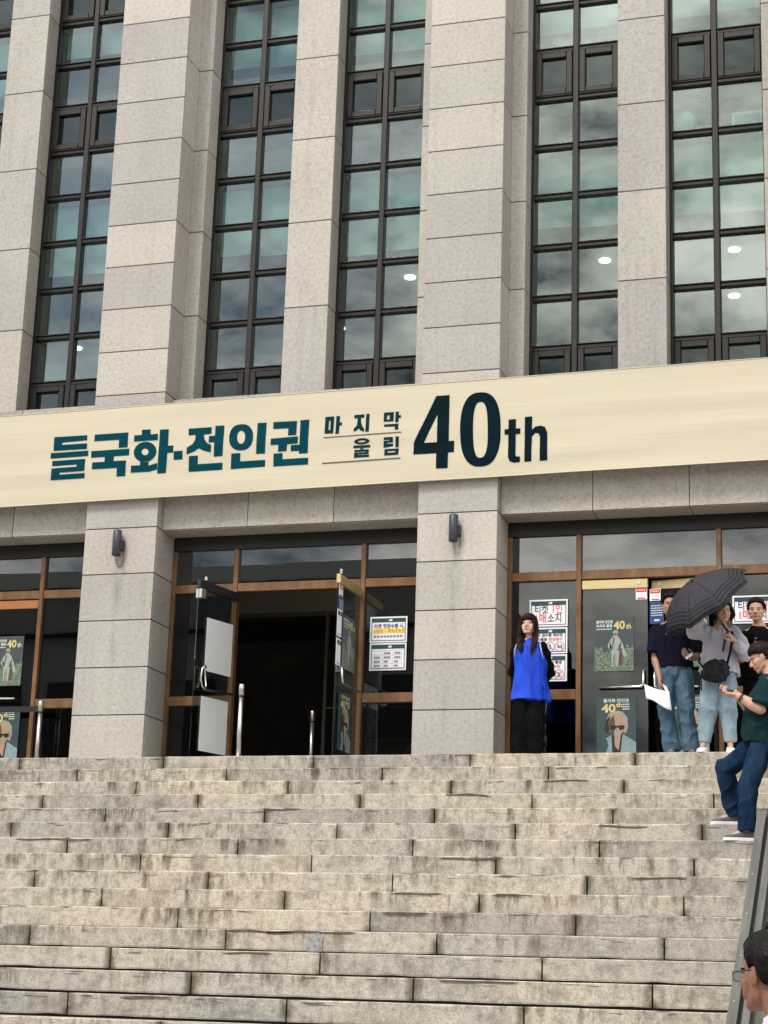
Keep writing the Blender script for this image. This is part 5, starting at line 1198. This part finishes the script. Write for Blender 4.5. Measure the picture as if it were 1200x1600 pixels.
shirt(J, 'loose_top', LILAC, [(.06, .232, .165, .0), (.10, .228, .160, 0), (.35, .195, .140, .004), (.6, .172, .128, .01), (.84, .160, .098, 0), (.94, .10, .07, 0), (.99, .070, .060, 0)], {'R': (1.55, .080, .072), 'L': (1.86, .076, .058)}, 13, .014, 6, st=(1.3, 1.3, .3), vox=.007)
trousers(J, 'wide_jeans', DEN2, .106, .096, .066, 15, .008, .160, hemz=.02, sc=5, vox=.007); shoes(J, WHITES, WHITES, .92)
# umbrella
ax = V3((-.48, -.52, .70)).normalized(); hc_ = V3((5.065, -1.25, 1.490)); apex = hc_+ax*.245; ur = V3((.82, 0, .57)); ur = (ur-ax*ur.dot(ax)).normalized(); uw = ax.cross(ur)
um = tag(empty('umbrella', tuple(apex)), 'dark grey checked folding umbrella tilted over two people by the right doors', 'umbrella')
UMB = NT('checked_umbrella_cloth'); uv = UMB.add('ShaderNodeUVMap'); sp = UMB.add('ShaderNodeSeparateXYZ'); UMB.link(uv.outputs[0], sp.inputs[0])
def lines(x, period, width, off=0.0):
    q = UMB.math('FRACT', UMB.math('MULTIPLY_ADD', x, 1/period, off)); return UMB.math('LESS_THAN', q, width)
ck = UMB.math('MAXIMUM', lines(sp.outputs[0], .042, .28), lines(sp.outputs[1], .042, .28))
bd = UMB.math('MULTIPLY', lines(sp.outputs[1], .030, .42), UMB.math('GREATER_THAN', sp.outputs[1], .325))
wv = UMB.noise(UMB.obj(), 55, 4, .7)
colr = UMB.mix(UMB.math('MULTIPLY', ck, .35), (.030, .029, .038), (.011, .0105, .015)); colr = UMB.mix(bd, colr, (.006, .006, .009)); colr = UMB.mix(1.0, colr, UMB.ramp(wv, [(.3, .65), (.7, 1.35)]), 'MULTIPLY')
UMB.color(colr); UMB.set(.7, 0, .25); UMB = UMB.m
NR = 8; RU = .525; mb = MB(); uvs = []; nr, nt_ = 9, 6
def upt(i, u, v):
    a0, a1 = 2*math.pi*i/NR+.2, 2*math.pi*(i+1)/NR+.2
    e = lambda a: V3((math.cos(a), math.sin(a), 0))
    rim = e(a0)*(1-u)+e(a1)*u; sag = .045*4*u*(1-u)*v*v*v
    r = v*RU*(1-.05*4*u*(1-u)*v); z = -.245*(v**2.3)+.02*4*u*(1-u)*v*(1-v)-.0*sag
    p = rim*r; return -apex*0+ur*p.x+uw*p.y+ax*(z+sag*.3)
for i in range(NR):
    k0 = len(mb.v)
    for a in range(nr+1):
        for b in range(nt_+1): mb.v.append(tuple(upt(i, b/nt_, a/nr)))
    for a in range(nr):
        for b in range(nt_):
            q = k0+a*(nt_+1)+b; mb.f.append((q, q+nt_+1, q+nt_+2, q+1)); mb.mi.append(0)
            for aa, bb in ((a, b), (a+1, b), (a+1, b+1), (a, b+1)): uvs.append(((bb/nt_-.5)*aa/nr*.375, aa/nr*.45))
cn = mb.build('canopy', UMB, um, True); ul = cn.data.uv_layers.new(name='UVMap'); ul.data.foreach_set('uv', np.array(uvs).ravel())
cn.modifiers.new('t', 'SOLIDIFY').thickness = .0015
for i in range(NR): MB().tube([ax*-.012]+[upt(i, 0, v)-ax*.007 for v in (.3, .6, .8, 1.0)], .0028, 6).build('rib', STEEL, um)
for i in range(NR): MB().tube([ax*-.30, upt(i, 0, .5)-ax*.008], .0022, 6).build('strut', BLACKM, um)
MB().tube([ax*.03, ax*-.55], .0055, 8).build('shaft', BLACKM, um, True); MB().tube([ax*-.53, ax*-.64], [.013, .016], 10).build('handle', BLACKM, um, True)
MB().tube([ax*.0, ax*.04], [.012, .006], 8).build('ferrule', BLACKM, um)
ws = ax*-.62; MB().tube([ws, ws+V3((-.01, -.02, -.06)), ws+V3((-.03, -.02, -.14)), ws+V3((-.045, -.015, -.215))], [.010, .013, .013, .011], 8).build('wrist_strap', cloth('charcoal_webbing', (.04, .038, .045), .8), um, True)
# her crossbody bag
bg_ = tag(empty('crossbody_bag', (5.125, -1.09, .815)), 'quilted black crossbody bag hanging on the lilac top', 'bag')
k = Clay(); c0 = V3((0, 0, 0))
k.loft([(V3((-.135, .0, -.02)), V3((0, 1, 0)), V3((.2, 0, 1)), .022, .05), (V3((-.11, 0, -.005)), V3((0, 1, 0)), V3((.1, 0, 1)), .045, .085), (V3((0, -.01, -.01)), V3((0, 1, 0)), V3((0, 0, 1)), .058, .128), (V3((.10, 0, .005)), V3((0, 1, 0)), V3((-.1, 0, 1)), .048, .10), (V3((.14, 0, .01)), V3((0, 1, 0)), V3((-.2, 0, 1)), .022, .05)])
me = k.fuse(.006, 3); crumple(me, .007, 16, 4, (1, 1, 1), .003, 50); link('bag_body', me, cloth('black_quilted_nylon', (.012, .012, .015), .55, 0, .3), bg_)
MB().tube([V3((.12, .0, .07)), V3((.15, .03, .20)), V3((.165, .09, .36)), V3((.15, .20, .44)), V3((.05, .28, .43))], .012, 8).build('strap', BLACKC, bg_, True)
MB().tube([V3((-.125, .0, .04)), V3((-.17, .06, .10)), V3((-.18, .20, .17))], .010, 8).build('strap', BLACKC, bg_, True)
MB().tube([V3((-.13, -.02, .0)), V3((-.14, -.02, -.08)), V3((-.138, -.01, -.20))], .007, 6).build('strap_end', BLACKC, bg_, True)
MB().tube([V3((-.10, -.052, .055)), V3((0, -.066, .075)), V3((.10, -.052, .06))], .004, 6).build('zip', BLACKM, bg_)

# -- woman in the black shirt
J = dict(base=(5.50, -.58, 0), face_b=V3((.05, -1, 0)), face_h=V3((.0, -1, -.10)), head=(5.492, -.60, 1.522), neck=(5.512, -.57, 1.362),
 shR=(5.362, -.565, 1.270), shL=(5.675, -.56, 1.265), elR=(5.325, -.55, 1.03), elL=(5.73, -.58, 1.02), wrR=(5.372, -.75, .985), wrL=(5.68, -.74, .96),
 hipR=(5.425, -.57, .83), hipL=(5.585, -.57, .83), knR=(5.425, -.60, .46), knL=(5.59, -.60, .46), anR=(5.43, -.57, .085), anL=(5.59, -.57, .085), toeR=(5.41, -.75, .02), toeL=(5.61, -.75, .02), grR=0, grL=0)
fr = frame(J['face_h']); hm = hair_mesh(J['head'], fr, 1.0, interp([(-1, -.7), (-.3, -.55), (-.05, -.40), (.12, -.28), (.26, -.18), (.38, .10), (.52, .36), (.75, .50), (1, .54)]), .016, 12, (110, 60), jag=.05)
k = Clay(); hc = V3(J['head']); k.ell(hc-fr[1]*.118+fr[2]*.02, .04, .035, .045); k.cyl([hc-fr[1]*.13+fr[2]*.01, hc-fr[1]*.145-fr[2]*.08, hc-fr[1]*.13-fr[2]*.19], [.03, .032, .01])
person('person', 'woman in a black shirt with tied back hair standing behind the man in green', J, SK3, H_BLK, merge('hair', [(hm, None), (k.fuse(.007, 2), None)], []), 'RL', .96, .99, True, {'R': ((V3((.5, -.8, .25)), V3((.3, .2, .9)), V3((.3, .6, .6))), .9, (.5, .55, .6, .6), .5), 'L': ((V3((-.5, -.8, .25)), V3((-.3, .2, .9)), V3((-.3, .6, .6))), .9, (.6, .6, .65, .65), .5)}, bulk=.94, forearm=(.040, .027))
shirt(J, 'shirt', BLACKC, [(-.05, .185, .135, 0), (.2, .180, .130, 0), (.45, .175, .13, .006), (.68, .178, .13, .010), (.85, .165, .10, 0), (.925, .125, .085, .0), (.965, .095, .075, 0), (.99, .082, .070, -.004)], {'R': (.9, .078, .080), 'L': (.9, .078, .080)}, 17)
trousers(J, 'trousers', BLACKC, .100, .082, .085, 19, .007, .16); shoes(J, BLKSH, BLKSH, .93)
m = MB(); yy = -.712
for (x, z, w_, h_) in ((5.486, 1.20, .014, .012), (5.480, 1.165, .014, .012), (5.466, 1.135, .012, .012), (5.480, 1.143, .030, .009), (5.496, 1.133, .010, .022), (5.462, 1.125, .022, .008)): m.quadbox(x, x+w_, yy-.012, yy-.006, z, z+h_)
o = wear(J, 'chest_print', m.me('chest_print'), plain('shirt_print_white', (.5, .5, .5), .7)); o['kind'] = 'stuff'
tubes(J, 'necklace', [[V3((5.512, -.575, 1.365))+J['X']*(.062*math.cos(t))+J['F']*(.066*max(.2, math.sin(t)))+V3((0, 0, -.045*max(0, math.sin(t)))) for t in np.linspace(0, math.pi, 14)]], BRASS, .0022, 5)

# -- man in the green shirt leaning by the ramp
J = dict(base=(5.66, -3.2, -.90), face_b=V3((-1, -.18, 0)), face_h=V3((-1, -.12, -.42)), up_h=V3((-.42, -.05, 1)), head=(5.788, -3.20, .532), neck=(5.868, -3.205, .375),
 shR=(5.845, -3.03, .285), shL=(5.875, -3.40, .262), elR=(5.72, -2.98, .03), elL=(5.800, -3.46, .040), wrR=(5.560, -3.20, .225), wrL=(5.600, -3.415, .165),
 hipR=(5.755, -3.10, -.205), hipL=(5.80, -3.28, -.235), knR=(5.435, -3.03, -.420), knL=(5.665, -3.33, -.605), anR=(5.505, -2.93, -.800), anL=(5.660, -3.345, -.985), toeR=(5.30, -2.96, -.88), toeL=(5.44, -3.40, -1.06), grR=-.899, grL=-1.079)
fr = frame(J['face_h'], J['up_h']); hm = hair_mesh(J['head'], fr, 1.03, interp([(-1, -.66), (-.45, -.56), (-.14, -.22), (.0, -.10), (.14, -.06), (.34, .08), (.62, .20), (1, .26)]), .016, 15, (110, 60), jag=.09, jsc=7, tex=.006, top=.008)
person('person', 'man in a dark green shirt leaning by the ramp, looking down at his phone', J, SK3, H_BR2, hm, 'RL', 1.02, 1.03, False,
 {'L': ((V3((-1, .10, .18)), V3((.12, .25, .95)), V3((0, .9, .3))), .98, (.55, .6, .7, .75), .6), 'R': ((V3((-1, -.25, -.05)), V3((.1, -.35, .9)), V3((0, -.9, .3))), .98, (.6, .65, .7, .75), .6)}, bulk=.96, forearm=(.050, .032))
shirt(J, 'shirt', GREENT, [(-.02, .205, .168, 0), (.12, .205, .172, .01), (.4, .195, .165, .022), (.66, .195, .145, .012), (.85, .185, .112, -.01), (.95, .115, .085, 0), (1.0, .078, .074, 0)], {'R': (.80, .090, .098), 'L': (.86, .092, .100)}, 21, .011, 6, vox=.007, st=(1, 1, .8), collar=.068)
trousers(J, 'jeans', DEN3, .102, .080, .078, 23, .009, .18, vox=.007, sc=6); shoes(J, GREYS, WHITES, 1.0)
o = MB().quadbox(-.038, .038, -.075, .075, -.004, .004, .003).build('mobile_phone', BLACKM); o.location = (5.485, -3.32, .225); o.rotation_euler = (R(5), R(-28), R(80)); tag(o, 'black phone held in both hands by the man in green', 'phone')
wd = (J['wrL']-J['elL']).normalized(); wc = J['wrL']-wd*.045; pw = wd.cross(V3((0, 0, 1))).normalized(); pz = pw.cross(wd)
tubes(J, 'watch_strap', [[wc+pw*(.036*math.cos(t))+pz*(.037*math.sin(t))+wd*w for t in np.linspace(0, 2*math.pi, 20, endpoint=False)] for w in (-.006, .0, .006)], BLACKM, .005, 6, True)
m = MB(); q0 = wc-V3((0, .040, 0)); m.quadbox(q0.x-.013, q0.x+.013, q0.y-.006, q0.y+.004, q0.z-.017, q0.z+.017, .003); wear(J, 'watch_face', m.me('watch_face'), plain('watch_glass', (.05, .05, .055), .15))

# -- man in pink with glasses, close to the camera
J = dict(base=(6.90, -14.0, gz), face_b=V3((-1, .35, 0)), face_h=V3((-.83, .56, -.04)), head=(6.858, -14.0, -2.447), neck=(6.915, -14.03, -2.572),
 shR=(7.01, -13.82, -2.655), shL=(6.885, -14.21, -2.655), elR=(6.98, -13.74, -3.0), elL=(6.86, -14.27, -3.0), wrR=(6.86, -13.72, -3.22), wrL=(6.74, -14.22, -3.22),
 hipR=(6.95, -13.93, -3.12), hipL=(6.90, -14.09, -3.12), knR=(6.93, -13.92, -3.50), knL=(6.88, -14.10, -3.50), anR=(6.95, -13.92, gz+.085), anL=(6.90, -14.10, gz+.085), toeR=(6.75, -13.85, gz), toeL=(6.70, -14.03, gz), grR=gz, grL=gz)
fr = frame(J['face_h']); X, Y, Z = fr
HS = .88
hm = hair_mesh(J['head'], fr, HS, interp([(-1, -.66), (-.45, -.60), (-.22, -.50), (-.10, -.24), (-.02, -.02), (.10, -.02), (.18, -.14), (.26, -.06), (.36, .28), (.52, .48), (1, .56)]), .016, 25, (180, 100), .06, 12, .004, .008)
person('person', 'man with black hair, dark framed glasses and a pale pink shirt, nearest the camera', J, SK4, H_BLK, hm, 'RL', 1.0, HS, False, vox=.0026)
shirt(J, 'shirt', PINKS, [(-.05, .175, .125, 0), (.3, .170, .125, 0), (.66, .185, .125, .004), (.85, .175, .10, 0), (.95, .10, .08, -.004), (1.0, .072, .070, -.004)], {'R': (.9, .080, .085), 'L': (.9, .080, .085)}, 27, .006, 8, vox=.005, collar=.062)
trousers(J, 'trousers', BLACKC, .095, .075, .075, 29); shoes(J, BLKSH, BLKSH)
c = V3(J['head']); P = lambda x, y, z: c+(X*x+Y*y+Z*z)*HS; gl_ = []
for q in (-1, 1):
    gl_.append([P(q*.033+.026*abs(math.cos(t))**.6*math.copysign(1, math.cos(t)), .100, -.002+.016*abs(math.sin(t))**.6*math.copysign(1, math.sin(t))) for t in np.linspace(0, 2*math.pi, 20, endpoint=False)])
m = MB()
for p in gl_: m.tube(p, .0014, 6, 0, True)
m.tube([P(-.009, .104, .004), P(0, .107, .006), P(.009, .104, .004)], .002, 6)
for q in (-1, 1): m.tube([P(q*.058, .101, .007), P(q*.072, .085, .010), P(q*.082, .02, .014), P(q*.0845, -.012, .012), P(q*.083, -.028, -.008)], .0024, 6)
g_ = wear(J, 'glasses', m.me('glasses', True), BLACKM)
m = MB()
for q in (-1, 1): m.poly([P(q*.033+.025*abs(math.cos(t))**.6*math.copysign(1, math.cos(t)), .100, -.002+.015*abs(math.sin(t))**.6*math.copysign(1, math.sin(t))) for t in np.linspace(0, 2*math.pi, 18, endpoint=False)])
me = m.me('lens'); setco(me, getco(me)-np.array(J['base'])[None, :]); link('lens', me, glass('lens_glass', (.93, .93, .95), .08), g_)

# -- another passer-by at the right edge, mostly out of the frame
J = dict(base=(6.595, -10.400, gz), face_b=V3((-1, -.3, 0)), face_h=V3((-.65, -1, -.05)), head=(6.580, -10.400, -2.210), neck=(6.625, -10.380, -2.360),
 shR=(6.595, -10.200, -2.445), shL=(6.685, -10.560, -2.445), elR=(6.605, -10.160, -2.725), elL=(6.705, -10.600, -2.725), wrR=(6.525, -10.180, -2.955), wrL=(6.605, -10.620, -2.955),
 hipR=(6.635, -10.310, -3.015), hipL=(6.665, -10.470, -3.015), knR=(6.625, -10.300, -3.445), knL=(6.645, -10.480, -3.445), anR=(6.645, -10.300, gz+.085), anL=(6.665, -10.480, gz+.085), toeR=(6.445, -10.360, gz), toeL=(6.465, -10.540, gz), grR=gz, grL=gz)
fr = frame(J['face_h']); X, Y, Z = fr
person('person', 'person in black hair and pale mask cut off by the right edge near the ramp', J, SK3, H_BLK, hair_mesh(J['head'], fr, 1.0, HL_W, .016, 31), '', .97, 1.0, True)
shirt(J, 'shirt', GREYS, [(-.05, .165, .12, 0), (.3, .16, .12, 0), (.66, .17, .12, .004), (.85, .165, .095, 0), (.95, .095, .075, 0), (1.0, .065, .062, 0)], {'R': (1.9, .065, .045), 'L': (1.9, .065, .045)}, 33)
trousers(J, 'trousers', BLACKC, .095, .075, .075, 35); shoes(J, BLKSH, BLKSH)
k = Clay(); k.ell(V3(J['head'])+Y*.050-Z*.058, .062, .060, .048, X, Y, Z); wear(J, 'face_mask', k.fuse(.005, 2), plain('pale_mask', (.48, .48, .47), .8))
